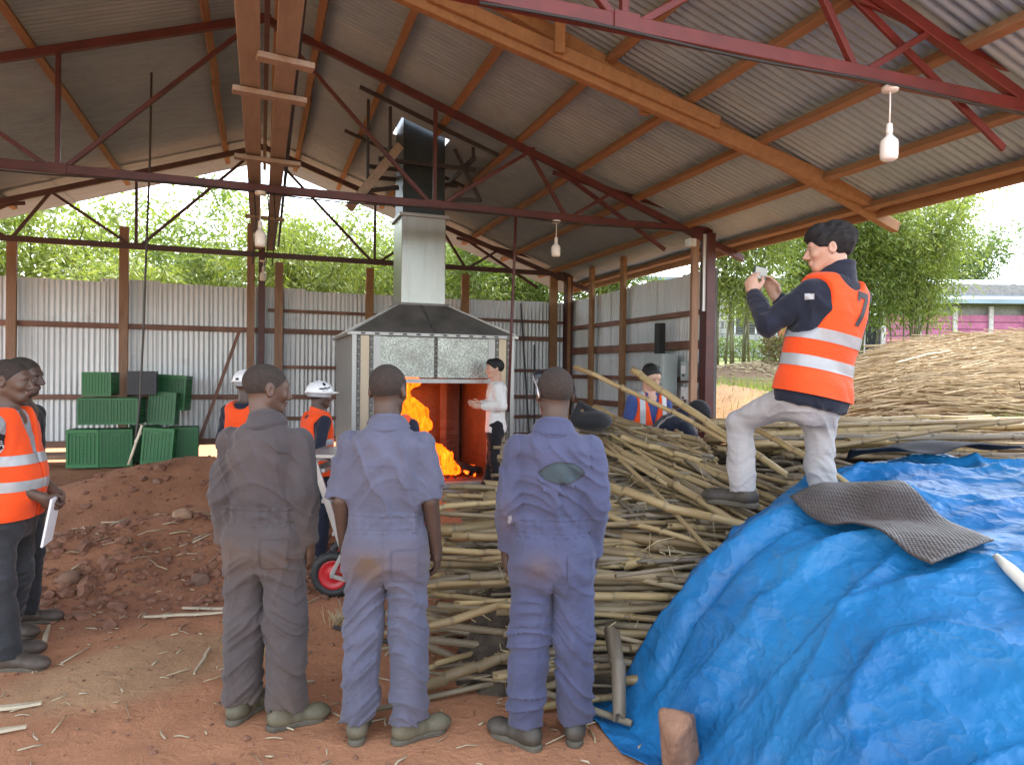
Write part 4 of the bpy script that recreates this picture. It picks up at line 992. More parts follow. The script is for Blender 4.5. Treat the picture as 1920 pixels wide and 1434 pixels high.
splinter((-1.3,3.72), (-1.0,3.72), .045, 'split bamboo strip at the left edge, nearest the camera')
splinter((-1.26,5.15), (-1.20,4.75), .03, 'pale splinter pointing at the camera beside the left man')
splinter((-.27,4.45), (-.33,4.1), .022, 'dark thin stick lying on the pale ash patch')
tag(cable([(.45,4.55,.02), (.62,4.35,.015), (.75,4.2,.014), (.95,4.13,.015), (1.3,4.1,.02)], .013, 'ground_hose', 'black hose lying on the earth behind the blue coveralls', M_BLACK))
def gen_tuft(i):
    a = random.uniform(0, 6.28); L = random.uniform(.05, .13); p = Vector((.52+random.gauss(0,.05), 4.62+random.gauss(0,.04), .01)); return p, p+Vector((math.cos(a)*.5, math.sin(a)*.5, .8))*L, .0018, (0,0,0)
sticks('dry_tuft', 'dry grass tuft beside the hand truck wheel', 130, gen_tuft, M_STRAW, 3)
# ------------------------------------------------------------------ grass outside
def blades(name, lab, n, gen, m):
    P = np.array([gen() for _ in range(n)]); a = rng.uniform(0, 6.28, n); L = rng.uniform(.10, .28, n); w = rng.uniform(.004, .008, n)
    z0 = H(P[:,0], P[:,1]); tip = np.stack([P[:,0]+np.cos(a)*L*.5, P[:,1]+np.sin(a)*L*.5, z0+L*.85], -1)
    b1 = np.stack([P[:,0]-np.sin(a)*w, P[:,1]+np.cos(a)*w, z0], -1); b2 = np.stack([P[:,0]+np.sin(a)*w, P[:,1]-np.cos(a)*w, z0], -1)
    V = np.stack([b1, b2, tip], 1).reshape(-1, 3); o = mk(name, V, np.arange(n*3).reshape(-1, 3), m); attr(o, 'rnd', np.repeat(rng.uniform(0,1,n), 3)); return tag(o, lab, kind='stuff')
def leaf_mat(name, a, b, c_, tr=.36):
    t = NT(name); r = t.attr('rnd'); col = t.ramp(r, [(0, a), (.5, b), (1, c_)])
    col = t.mix(t.rng(t.noise(t.pos(), .9, 3), .3, .7, 0, .5), col, t.mix(1.0, col, (.62,.70,.62), 'MULTIPLY'))
    tl = t.n('BsdfTranslucent', Color=t.mix(1.0, col, (1.25,1.35,.7), 'MULTIPLY')); mx = t.n('MixShader', Fac=tr)
    t.set_p(Base_Color=col, Roughness=.5, Specular_IOR_Level=.35)
    t.t.links.new(t.p.outputs[0], mx.inputs[1]); t.t.links.new(tl.outputs[0], mx.inputs[2]); t.t.links.new(mx.outputs[0], t.out.inputs[0]); return t.m
M_GRASS = leaf_mat('grass_blades', (.10,.15,.03), (.16,.22,.05), (.24,.26,.08))
def gen_g():
    c = random.random()
    if c < .5: return (random.gauss(10.0, 1.3), random.gauss(9.0, .8))
    return (random.gauss(8.4, 1.0), random.gauss(4.7, .45))
blades('grass', 'short bright green grass outside beyond the pile', 16000, gen_g, M_GRASS)
# ------------------------------------------------------------------ trees
M_LEAF1 = leaf_mat('bamboo_leaf', (.11,.16,.036), (.165,.225,.05), (.25,.29,.075))
M_LEAF2 = leaf_mat('light_leaf', (.15,.20,.042), (.21,.26,.06), (.29,.32,.09))
M_LEAF3 = leaf_mat('cool_leaf', (.085,.13,.042), (.12,.175,.058), (.17,.225,.07))
M_CULM = simple('culm_green', (.15,.15,.06), .55, 0, .45, 3, .1); M_BARK = simple('bark', (.13,.10,.07), .85, 0, .35, 8, .5, 30)
def tree_template(seed, h, spread, nculm, nspray, per, leafL, leafW, lo=.3):
    rd = np.random.default_rng(seed); wood = MB(); curves = []
    for i in range(nculm):
        a = rd.uniform(0, 6.28); hh = h*rd.uniform(.65, 1.0); out = spread*rd.uniform(.25, 1.0); b = rd.normal(0, .22, 2)
        pts = [Vector((b[0]+math.cos(a)*out*s**2.0, b[1]+math.sin(a)*out*s**2.0, hh*(s-.14*s**4))) for s in np.linspace(0, 1, 9)]
        wood.tube(pts, [.026*(1-.75*s)+.005 for s in np.linspace(0, 1, 9)], 6); curves.append(np.array([p[:] for p in pts]))
    # side branches
    S = np.zeros((nspray, 3)); Dr = np.zeros((nspray, 3))
    for i in range(nspray):
        c = curves[rd.integers(nculm)]; s = lo+(1-lo)*rd.uniform()**.8; k = min(int(s*8), 7); p = c[k]+(c[k+1]-c[k])*(s*8-k)
        a = rd.uniform(0, 6.28); L = abs(rd.normal(0, .55))*(1.25-s*.65)*spread*.42; e = rd.uniform(-.25, .55)
        d = np.array([math.cos(a), math.sin(a), e]); S[i] = p+d*L; Dr[i] = d
        if i % 6 == 0: wood.tube([Vector(p), Vector(p+d*L*.5+np.array([0,0,.06])), Vector(S[i])], [.012, .008, .004], 4)
    n = nspray*per
    c = np.repeat(S, per, 0); dd = np.repeat(Dr, per, 0)
    off = rd.normal(0, 1, (n, 3))*np.array([.20, .20, .15])+dd*rd.uniform(0, .35, (n, 1)); off[:,2] -= .55*np.hypot(off[:,0], off[:,1])
    P = c+off
    a = rd.uniform(0, 6.28, n); dr = np.stack([np.cos(a), np.sin(a), rd.normal(-.55, .45, n)], -1)+.5*off/.3; dr /= np.linalg.norm(dr, axis=1)[:,None]
    sd = np.cross(dr, rd.normal(size=(n, 3))); sd /= np.linalg.norm(sd, axis=1)[:,None]
    Lf = leafL*rd.uniform(.6, 1.3, (n, 1)); Wf = leafW*rd.uniform(.7, 1.2, (n, 1))
    V = np.stack([P, P+dr*Lf*.4+sd*Wf, P+dr*Lf, P+dr*Lf*.4-sd*Wf], 1).reshape(-1, 3)
    crown = bpy.data.meshes.new('crown'); crown.from_pydata(V.tolist(), [], np.arange(n*4).reshape(-1, 4).tolist())
    at = crown.attributes.new('rnd', 'FLOAT', 'POINT'); sr = np.repeat(rd.uniform(0, 1, nspray), per)
    at.data.foreach_set('value', np.repeat(np.clip(.65*sr+.35*rd.uniform(0, 1, n), 0, 1), 4).astype(np.float32))
    tr = bpy.data.meshes.new('stems'); tr.from_pydata([tuple(v_) for v_ in wood.V], [], wood.F)
    tr.polygons.foreach_set('use_smooth', np.ones(len(tr.polygons), bool))
    return crown, tr
TP = [tree_template(1, 6.6, 2.4, 16, 950, 20, .20, .020), tree_template(2, 6.2, 2.9, 14, 950, 20, .22, .024), tree_template(3, 7.0, 2.2, 9, 620, 20, .19, .030, .35), tree_template(4, 6.8, 2.2, 9, 900, 20, .20, .020, .26)]
def tree(x, y, s, rz, tp, ml, mw, lab, nm='bamboo_clump', cat='bamboo', grp='trees and bamboo behind the shed', sz=1.0):
    o = tag(empty(nm, (x, y, H1(x, y)-.05), rz), lab, cat, grp); o.scale = (s, s, s*sz)
    for k, n_, m in ((0, 'crown', ml), (1, 'trunk', mw)):
        me = TP[tp][k]
        if me.materials and me.materials[0] != m: me = me.copy(); me.materials.clear()
        if not me.materials: me.materials.append(m)
        link(n_, me, None, o)
for i, (x, y, s, tp, ml, lab) in enumerate((
    (-7.6,18.5,.92,1,M_LEAF2,'low bushy tree at the left edge above the back wall'),
    (-5.2,20.5,1.12,2,M_LEAF2,'tall airy tree with gaps, second from the left above the wall'),
    (-2.9,18.6,.86,1,M_LEAF2,'bright bush between the airy tree and the catwalk'),
    (-.6,20.8,1.10,2,M_LEAF1,'tall tree rising behind the gable column'),
    (1.2,18.2,1.0,0,M_LEAF2,'yellow-green bamboo just left of the chimney'),
    (3.3,20.4,1.10,1,M_LEAF1,'dense bamboo directly behind the chimney'),
    (5.2,17.6,.95,0,M_LEAF1,'bamboo right of the chimney above the back wall'),
    (7.0,19.6,1.0,1,M_LEAF3,'dark bamboo above the far corner of the walls'),
    (8.6,16.3,.92,0,M_LEAF1,'bamboo above the side wall of the shed'))):
    tree(x, y, s, i*1.3, tp, ml, M_CULM, lab)
tree(10.76, 14.2, 1.0, .4, 3, M_LEAF2, M_CULM, 'bamboo clump right of the red column, over the chip heap', grp='bamboo clumps in the yard')
tree(14.4, 15.4, .85, 2.2, 3, M_LEAF1, M_CULM, 'bamboo seen between the photographer and his raised phone', grp='bamboo clumps in the yard')
tree(16.0, 15.3, .95, 1.1, 0, M_LEAF1, M_CULM, 'large bamboo clump behind the photographer’s vest'.replace('’', "'"), grp='bamboo clumps in the yard')
tree(17.7, 14.9, .96, 3.0, 0, M_LEAF2, M_CULM, 'large bamboo clump right of the photographer', grp='bamboo clumps in the yard')
for i, x in enumerate((-11, -3.5, 4, 10.5)):
    tree(x, 27+i % 2, 1.15, i*2.1, (i+1) % 3, M_LEAF3, M_BARK, ['far tree at the left, pale behind the others', 'far tree behind the airy tree', 'far tree behind the chimney', 'far tree over the corner of the walls'][i], 'far_tree', 'tree', 'far trees')
tree(52, 40, 2.0, .5, 2, M_LEAF3, M_BARK, 'distant round tree above the blue roof at the right edge', 'far_tree', 'tree', None)
# ------------------------------------------------------------------ buildings in the yard
M_BLOCK = simple('pale_block', (.46,.45,.41), .85, 0, .15, 3, .3, 30); M_ORANGE = simple('orange_door', (.48,.13,.06), .6)
wb = tag(empty('block_building', (20.07, 24.66, 2.45), R(-20)), 'pale block building with louvred window and orange door', 'building')
for j in range(13):
    for i in range(-9, 8):
        if 4 <= j <= 9 and -2 <= i <= 1: continue
        if j <= 8 and 2 <= i <= 3: continue
        MB().box((.25+i*.5+(.12 if j % 2 and not -3 <= i <= 4 else 0), 0, .13+j*.255), (.485, .22, .24)).build('block', M_BLOCK, wb)
MB().box((-.5, .16, 1.65), (8.4, .06, 3.3)).build('wall', simple('mortar', (.36,.35,.32), .9), wb)
M_LOUV = simple('louvre_grey', (.24,.24,.22), .6)
for i in range(12): MB().box((0, .06, 1.10+i*.12), (1.95, .10, .05), Matrix.Rotation(R(35), 3, 'X')).build('louvre', M_LOUV, wb)
for i in range(5): MB().box((-.9+i*.45, -.10, 1.78), (.06, .05, 1.5)).build('window_bar', M_WHITE, wb)
MB().box((1.5, -.02, 1.15), (.98, .12, 2.25)).build('door', M_ORANGE, wb)
MB().box((0, .9, 3.5), (10.4, 3.2, .14), Matrix.Rotation(R(7), 3, 'X')).build('roof', M_ROOF, wb)
M_PINK = simple('pink_panel', (.46,.13,.24), .6, 0, .2, 2, .1); M_BROOF = simple('blue_grey_roof', (.28,.36,.42), .5, .2, .15, .8, .05); M_PALE = simple('pale_frame', (.55,.50,.48), .7)
pb = tag(empty('pink_warehouse', (38.2, 28.0, .55), R(-21)), 'pink panelled warehouse with blue-grey metal roof and white skylights', 'warehouse')
for j in range(9):
    for i in range(7): MB().box((-4.4+i*2.0, -.02-.03*(i % 2), 1.25+j*.41), (1.96, .09, .375)).build('pink_panel', M_PINK, pb)
MB().box((2.5, .25, 3.3), (16, .2, 6.4)).build('wall', simple('grey_gable', (.27,.25,.24), .8), pb)
for i in range(8): MB().box((-5.4+i*2.0, -.13, 2.9), (.24, .12, 4.6)).build('wall_post', M_PALE, pb)
MB().box((-7.2, .2, 2.6), (3.2, .3, 4.2)).build('opening_shade_box', simple('opening_shade', (.02,.02,.02), .9), pb)  # solid black box, painted as the shade inside a doorway
for i in range(3): MB().box((-8.2+i*.9, -.02, 2.6), (.08, .08, 4.0)).build('door_bar', M_PALE, pb)
rf = MB().add([(-13,-.9,5.55), (14,-.9,5.55), (14,5.5,7.5), (-13,5.5,7.5), (-13,-.9,5.3), (14,-.9,5.3)], [(0,1,2,3), (4,5,1,0)]).build('roof', M_BROOF, pb)
for i in range(9):
    x = -8.5+i*2.3; MB().add([(x,1.2,6.24), (x+.75,1.2,6.24), (x-.2,4.6,7.27), (x-.95,4.6,7.27)], [(0,1,2,3)]).build('skylight', M_WHITE, rf)
M_REDT = simple('red_barrier_paint', (.30,.06,.045), .5)
rt = tag(empty('red_barrier', (27.5, 22.4, 2.25), R(-20)), 'low red steel barrier in front of the pink warehouse', 'barrier')
bevel(MB().box((0,0,.55), (3.4, .5, 1.1)).build('barrier_panel', M_REDT, rt), .03, 1)
for i in range(5): MB().box((-1.6+i*.8, -.28, .40), (.1, .06, .8)).build('rib', M_REDT, rt)
MB().box((0,-.29,.86), (3.5, .10, .12)).build('rim', M_REDT, rt)
# pale blue sheeting on the ground behind the clump
a_ = np.linspace(-1.6, 1.6, 40); b_ = np.linspace(-.8, .8, 24); AA, BB = np.meshgrid(a_, b_)
ZZ = .5*np.clip(1-(AA/1.6)**2, 0, 1)**.6*np.clip(1-(BB/.8)**2, 0, 1)**.6*(1+.4*fbm(AA*2, BB*2, 0, 3, 3)); ii = np.arange(AA.size).reshape(AA.shape)
o = mk('blue_sheeting', np.stack([AA, BB, ZZ], -1).reshape(-1, 3), np.stack([ii[:-1,:-1], ii[:-1,1:], ii[1:,1:], ii[1:,:-1]], -1).reshape(-1, 4), simple('pale_blue_sheet', (.42,.55,.66), .4, 0, .15, 3, .2, 20), smooth=True)
o.location = (20.9, 18.0, H1(20.9, 18.0)-.02); o.rotation_euler = (0,0,R(-20)); tag(o, 'pale blue sheeting heaped behind the bamboo clump', 'sheeting')
def hedge(name, x, y, L, hh, rz, m, lab, n=5200):
    a = rng.uniform(-L/2, L/2, n); b = rng.normal(0, .28, n); z = rng.uniform(0, 1, n)**.7*hh*(.85+.3*vn(a*2, b)); c_, s_ = math.cos(rz), math.sin(rz)
    P = np.stack([a*c_-b*s_, a*s_+b*c_, z], -1); d = rng.normal(size=(n, 3)); d /= np.linalg.norm(d, axis=1)[:,None]; e = np.cross(d, rng.normal(size=(n, 3))); e /= np.linalg.norm(e, axis=1)[:,None]
    V = np.stack([P, P+d*.05+e*.022, P+d*.11, P+d*.05-e*.022], 1).reshape(-1, 3)
    o = empty(name, (x, y, H1(x, y))); f = mk('foliage', V, np.arange(4*n).reshape(-1, 4), m, o); attr(f, 'rnd', np.repeat(rng.uniform(0, 1, n), 4))
    for k in range(6): q = -L/2+L*(k+.5)/6; MB().tube([(q*c_, q*s_, 0), (q*c_+.05, q*s_, hh*.7)], [.02,.008], 5).build('stem', M_BARK, o)
    return tag(o, lab, 'hedge')
hedge('clipped_hedge', 15.6, 20.0, 6.0, .75, R(-20), M_LEAF3, 'low clipped hedge in front of the pale block building')
hedge('dry_shrub', 11.35, 12.6, 1.3, .6, R(-30), leaf_mat('dry_leaf', (.16,.12,.06), (.22,.17,.08), (.13,.11,.05)), 'small dry shrub on the wood chip heap', 1500)
def gen_lit(i):
    x = random.gauss(10.8, .85); y = random.gauss(12.8, .6); z = H1(x, y)+.02; h = random.uniform(0, 6.28); L = random.uniform(.05, .2)
    d = Vector((math.cos(h), math.sin(h), random.uniform(-.2,.3)))*L/2; return Vector((x, y, z))-d, Vector((x, y, z))+d, random.uniform(.006, .018), (0,0,0)
sticks('wood_chips', 'heap of pale wood chips and dry leaves under the bamboo clump', 900, gen_lit, M_STRAW, 4)
# ------------------------------------------------------------------ people
def m_skin(name, a, b):
    t = NT(name); n = t.noise(t.coord('Object'), 9, 5); c = t.mix(t.rng(n, .3, .7), a, b); t.bump(t.noise(t.coord('Object'), 160, 3), .12, .002)
    return t.set_p(Base_Color=c, Roughness=.48, Subsurface_Weight=.05)
SK_D1 = m_skin('skin_deep', (.060,.036,.026), (.085,.052,.038)); SK_D2 = m_skin('skin_dark_brown', (.085,.048,.033), (.115,.068,.048)); SK_L = m_skin('skin_light', (.46,.27,.19), (.55,.34,.25))
def m_cloth(name, col, rough=.85, var=.18, dirtc=(.125,.080,.052), weave=.25):
    t = NT(name); v = t.coord('Object'); n = t.noise(v, 4, 5, .6); n2 = t.noise(v, 28, 4, .6)
    c = t.mix(t.rng(n, .3, .7), tuple(x*(1-var) for x in col), tuple(x*(1+var) for x in col))
    c = t.mix(t.rng(n2, .55, .8, 0, .18), c, tuple(min(1, x*1.6) for x in col))
    c = t.mix(t.math('MULTIPLY', t.attr('dirt'), t.rng(n, .25, .6, .55, 1.0)), c, dirtc)
    cr = t.math('POWER', t.math('SUBTRACT', 1.0, t.math('MULTIPLY', t.math('ABSOLUTE', t.math('SUBTRACT', t.noise(t.mapping(v, (1,1,1.6), (.4,.2,0)), 7, 3, .5, .6), .5)), 5.0)), 3.0)
    b = t.math('ADD', t.math('ADD', t.math('MULTIPLY', cr, .5), t.math('MULTIPLY', t.noise(v, 26, 3), .5)), t.math('MULTIPLY', t.noise(v, 420, 2), .08))
    t.bump(b, weave*1.1, .012)
    return t.set_p(Base_Color=c, Roughness=rough, Specular_IOR_Level=.2, Sheen_Weight=.15)
def part(P, c, rad, fn):
    """evaluate fn only near c"""
    dd = np.linalg.norm(P-np.array(c), axis=1); d = np.maximum(dd-rad*.55, rad*.35); m = dd < rad
    if m.any(): d[m] = fn(P[m])
    return d
def nrm(v): v = np.array(v, float); return v/np.linalg.norm(v)
def hand_sdf(P, W, d, n, s, curl=.5, spread=.0, thumb=None):
    """W wrist, d towards fingertips, n palm normal, s towards the thumb"""
    W = np.array(W); d = nrm(d); s = nrm(np.array(s)-d*np.dot(s, d)); n = np.cross(d, s) if np.dot(np.cross(d, s), n) > 0 else -np.cross(d, s)
    q = np.stack([(P-W)@d, (P-W)@s, (P-W)@n], -1)
    D = el(q, (.052, 0, 0), (.052, .040, .018)); D = smin(D, rc(q, (-.01,0,0), (.03,0,0), .026, .026), .02)
    for o, L, k in ((.030, .072, 0), (.010, .080, 1), (-.010, .075, 2), (-.029, .060, 3)):
        b = np.array([.088-.012*abs(o-.005)/.03, o, 0]); a1 = curl*(.75+.08*k); a2 = a1+curl*.9; sp = spread*(o/.03)
        m = b+L*.52*np.array([math.cos(a1), sp, math.sin(a1)]); e = m+L*.48*np.array([math.cos(a2), sp, math.sin(a2)])
        D = smin(D, np.minimum(rc(q, b, m, .0098, .0088), rc(q, m, e, .0088, .0072)), .006)
    tb_ = thumb or ((.022,.036,.006), (.058,.056,.022), (.086,.050,.034))
    D = smin(D, np.minimum(rc(q, tb_[0], tb_[1], .0125, .0105), rc(q, tb_[1], tb_[2], .0105, .008)), .010)
    return D
class Person:
    def __init__(s, loc, rz, label, H=1.70, J=None, head=(0,0), group=None, bw=1.0, twist=0):
        s.J = dict(pel=(0,0,.93), nek=(0,-.012,1.45), hc=(0,.012,1.585),
                   shR=(.160,-.005,1.352), elR=(.198,-.03,1.09), wrR=(.205,.04,.85), shL=(-.160,-.005,1.352), elL=(-.198,-.03,1.09), wrL=(-.205,.04,.85),
                   hipR=(.088,0,.88), knR=(.100,.015,.48), anR=(.108,-.02,.09), hipL=(-.088,0,.88), knL=(-.100,.015,.48), anL=(-.108,-.02,.09),
                   fdR=(.25,1), fdL=(-.15,1))
        if J: s.J.update(J)
        s.J = {k: np.array(v, float) for k, v in s.J.items()}
        x, y, z = loc; s.root = empty('person', (x, y, z), rz); s.root.scale = (H/1.70,)*3
        tag(s.root, label, 'person', group); s.bw = bw
        yw, pt = head; cy, sy, cp, sp = math.cos(yw), math.sin(yw), math.cos(pt), math.sin(pt)
        s.Rh = np.array([[cy,-sy,0],[sy,cy,0],[0,0,1]])@np.array([[1,0,0],[0,cp,-sp],[0,sp,cp]])
        ax = nrm(s.J['nek']-s.J['pel']); r_ = np.array([math.cos(twist), math.sin(twist), 0]); r_ = nrm(r_-ax*(r_@ax)); s.Tf = np.stack([r_, np.cross(ax, r_), ax], -1); s.TL = np.linalg.norm(s.J['nek']-s.J['pel'])
        s.hands = {}; s.dirt = None
    def hl(s, P): return (P-s.J['hc'])@s.Rh
    def tl(s, P):
        q = (P-s.J['pel'])@s.Tf; q[:,2] /= s.TL; return q
    def tw(s, q):
        q = np.array(q, float).copy(); q[..., 2] *= s.TL; return q@s.Tf.T+s.J['pel']
    # ---- distance fields
    def cranium(s, q): 
        d = el(q, (0,-.016,.032), (.077,.098,.086)); return smin(d, el(q, (0,.028,.01), (.066,.068,.075)), .03)
    def head_sdf(s, P, face=True):
        q = s.hl(P); d = s.cranium(q)
        d = smin(d, rc(q, (0,.035,-.03), (0,.058,-.088), .055, .030), .035)
        d = smin(d, rc(q, (-.045,.0,-.055), (-.022,.058,-.092), .022, .020), .03); d = smin(d, rc(q, (.045,.0,-.055), (.022,.058,-.092), .022, .020), .03)
        if face:
            d = smin(d, rc(q, (-.035,.082,.022), (.035,.082,.022), .012, .012), .02)
            for sx in (-1, 1):
                d = smax(d, -el(q, (sx*.031,.102,-.002), (.018,.018,.013)), .012)
                d = smin(d, el(q, (sx*.031,.081,-.002), (.014,.012,.011)), .004)
                d = smin(d, el(q, (sx*.04,.070,-.03), (.02,.016,.016)), .02)
                d = smin(d, el(q, (sx*.013,.100,-.040), (.010,.012,.009)), .008)
            d = smin(d, rc(q, (0,.096,.006), (0,.117,-.034), .008, .0125), .012)
            d = smin(d, el(q, (0,.094,-.061), (.024,.011,.0065)), .006); d = smin(d, el(q, (0,.092,-.073), (.020,.011,.0075)), .006)
            d = smax(d, -el(q, (0,.107,-.067), (.022,.010,.0025)), .003)
        for sx in (-1, 1):
            e = el(q-np.array([sx*.004,0,0]), (sx*.078,-.010,-.008), (.011,.019,.032)); e = smax(e, -el(q, (sx*.090,-.006,-.006), (.008,.011,.020)), .006)
            d = smin(d, e, .010)
        return d
    def skin_sdf(s, P, arms=1.0):
        J = s.J
        d = rc(P, J['pel'], J['nek']*.8+J['pel']*.2, .095, .10); d = smin(d, rc(P, J['shL']*.9+J['nek']*.1-s.Tf[:,2]*.02, J['shR']*.9+J['nek']*.1-s.Tf[:,2]*.02, .042, .042), .05)
        nb = J['nek']-s.Tf[:,2]*.04; nt = J['hc']+s.Rh@np.array([0,-.022,-.05])
        d = smin(d, rc(P, nb, nt, .062, .056), .035)
        for c in 'LR':
            d = smin(d, np.minimum(rc(P, J['sh'+c], J['el'+c], .046, .040), rc(P, J['el'+c], J['wr'+c], .041, .028)), .02)
            d = smin(d, np.minimum(rc(P, J['hip'+c], J['kn'+c], .072, .052), rc(P, J['kn'+c], J['an'+c], .052, .038)), .03)
            h = s.hands.get(c)
            if h is None:
                fd = nrm(J['wr'+c]-J['el'+c]); sx = 1 if c == 'R' else -1
                h = dict(d=fd*.9+np.array([0,0.05,-.3]), n=(-sx,-.25,0), s=(0,1,0), curl=.55)
            d = smin(d, part(P, J['wr'+c]+nrm(h['d'])*.09, .20, lambda Q: hand_sdf(Q, J['wr'+c], **h)), .012)
        return smin(d, part(P, J['hc'], .30, lambda Q: s.head_sdf(Q)), .02)
    SEC = np.array([(-.40,.120,.10,0), (-.28,.168,.118,-.005), (-.14,.182,.128,-.012), (0,.180,.122,-.008), (.11,.166,.108,0), (.22,.164,.106,0), (.45,.168,.116,-.005), (.64,.174,.120,-.010), (.78,.174,.110,-.012), (.86,.160,.098,-.012), (.92,.126,.086,-.008), (.97,.098,.078,-.004), (1.0,.076,.068,-.002), (1.06,.064,.062,.006)])
    def torso(s, P, inf=0., lo=-.4, hi=1.04, belly=0.):
        q = s.tl(P); t = q[:,2]; S = s.SEC
        a = np.interp(t, S[:,0], S[:,1])*s.bw+inf; b = np.interp(t, S[:,0], S[:,2])*s.bw+inf; yo = np.interp(t, S[:,0], S[:,3])
        b = b+belly*np.exp(-((t-.2)/.25)**2)*(q[:,1] > 0)
        n = 2.5; e = ((np.abs(q[:,0])/a)**n+(np.abs(q[:,1]-yo)/b)**n)**(1/n)
        d = (e-1)*np.minimum(a, b)*.92
        return smax(d, np.maximum((lo-t)*s.TL, (t-hi)*s.TL), .02)
    def sleeve(s, P, c, r=(.068,.060,.052), end=1.0, short=None):
        J = s.J; sh, e, w = J['sh'+c], J['el'+c], J['wr'+c]
        if short:
            q = sh+(e-sh)*short; d = rc(P, sh, q+(e-sh)*.1, r[0], r[1]); return np.maximum(d, (P-q)@nrm(e-sh))
        q = e+(w-e)*end; d = smin(rc(P, sh, e, r[0], r[1]), rc(P, e, q+(w-e)*.1, r[1], r[2]), .02)
        return np.maximum(d, np.where((P-e)@nrm(w-e) > -.05, (P-q)@nrm(w-e), -1))
    def leg(s, P, c, r=(.100,.083,.078), end=1.0):
        J = s.J; h, k, a = J['hip'+c], J['kn'+c], J['an'+c]; q = k+(a-k)*end
        d = smin(rc(P, h, k, r[0], r[1]), rc(P, k, q+(a-k)*.12, r[1], r[2]), .03)
        return np.maximum(d, np.where((P-k)@nrm(a-k) > -.02, (P-q)@nrm(a-k), -1))
    def folds(s, P, amp=1.0, seed=0):
        x, y, z = P[:,0], P[:,1], P[:,2]
        zw = z+.12*np.sin(x*9+seed)+.07*np.sin(y*11+seed*2)
        hor = np.abs(vn(x*4, y*4, zw*19, seed)-.5)*2; hor2 = np.abs(vn(x*7, y*7, zw*36, seed+5)-.5)*2
        ver = np.abs(vn(x*15+1.2*np.sin(z*5), y*15, z*2.6, seed+9)-.5)*2; gen = vn(x*9, y*9, z*8, seed+3)
        ank = ss(.46, .10, z)*(z < .5); tor = ss(.9, 1.05, z)*(1-ss(1.34, 1.42, z)); leg = ss(.92, .78, z)*(z < .95)
        kn = np.exp(-((z-.50)/.12)**2)
        sh = lambda v_: (1-v_)**3.2
        return amp*(.030*ank*sh(hor)+.012*ank*sh(hor2)+.020*leg*sh(hor)*(1-ank)+.014*kn*sh(hor2)+.026*tor*sh(ver)+.014*tor*sh(hor)+.010*leg*sh(ver)+.014*(gen-.5)*(1-.5*ank)-.017)
    # ---- meshing
    def mesh(s, name, f, m, vox, pad=None, parent=None, cuts=(), smooth=True):
        pts = np.array([s.J[k] for k in s.J if not k.startswith('fd')]); lo, hi = pts.min(0)-.24, pts.max(0)+.24; lo[2] = max(lo[2], -.05)
        if pad: lo, hi = np.array(pad[0]), np.array(pad[1])
        V, Fc = sdf_mesh(f, lo, hi, vox)
        if cuts: V, Fc = cut(V, Fc, cuts)
        o = mk(name, V, Fc, m, parent or s.root, smooth); return o
    def body(s, m, vox=.007): s.bodyo = s.mesh('body', s.skin_sdf, m, vox); return s.bodyo
    def add_dirt(s, o, fn):
        P = np.array([v.co[:] for v in o.data.vertices]); attr(o, 'dirt', np.clip(fn(P), 0, 1))
def cut(V, Fc, planes):
    bm = bmesh.new(); vs = [bm.verts.new(v) for v in V.tolist()]
    for f in (Fc.tolist() if hasattr(Fc, 'tolist') else Fc):
        try: bm.faces.new([vs[i] for i in f])
        except ValueError: pass
    for co, no in planes: bmesh.ops.bisect_plane(bm, geom=bm.verts[:]+bm.edges[:]+bm.faces[:], plane_co=co, plane_no=no, clear_outer=True)
    bm.verts.index_update(); V2 = np.array([v.co[:] for v in bm.verts]); F2 = [[v.index for v in f.verts] for f in bm.faces]; bm.free(); return V2, F2
def band(src, name, m, planes, off=.003, parent=None):
    """strip cut out of a garment's surface and lifted off it"""
    bm = bmesh.new(); bm.from_mesh(src.data)
    for v in bm.verts: v.co += v.normal*off
    for co, no in planes: bmesh.ops.bisect_plane(bm, geom=bm.verts[:]+bm.edges[:]+bm.faces[:], plane_co=co, plane_no=no, clear_outer=True)
    me = bpy.data.meshes.new(name); bm.to_mesh(me); bm.free()
    if not len(me.polygons): return None
    me.polygons.foreach_set('use_smooth', np.ones(len(me.polygons), bool)); return link(name, me, m, parent or src.parent)
def bvh_of(o):
    return BVHTree.FromPolygons([v.co.copy() for v in o.data.vertices], [tuple(p.vertices) for p in o.data.polygons])
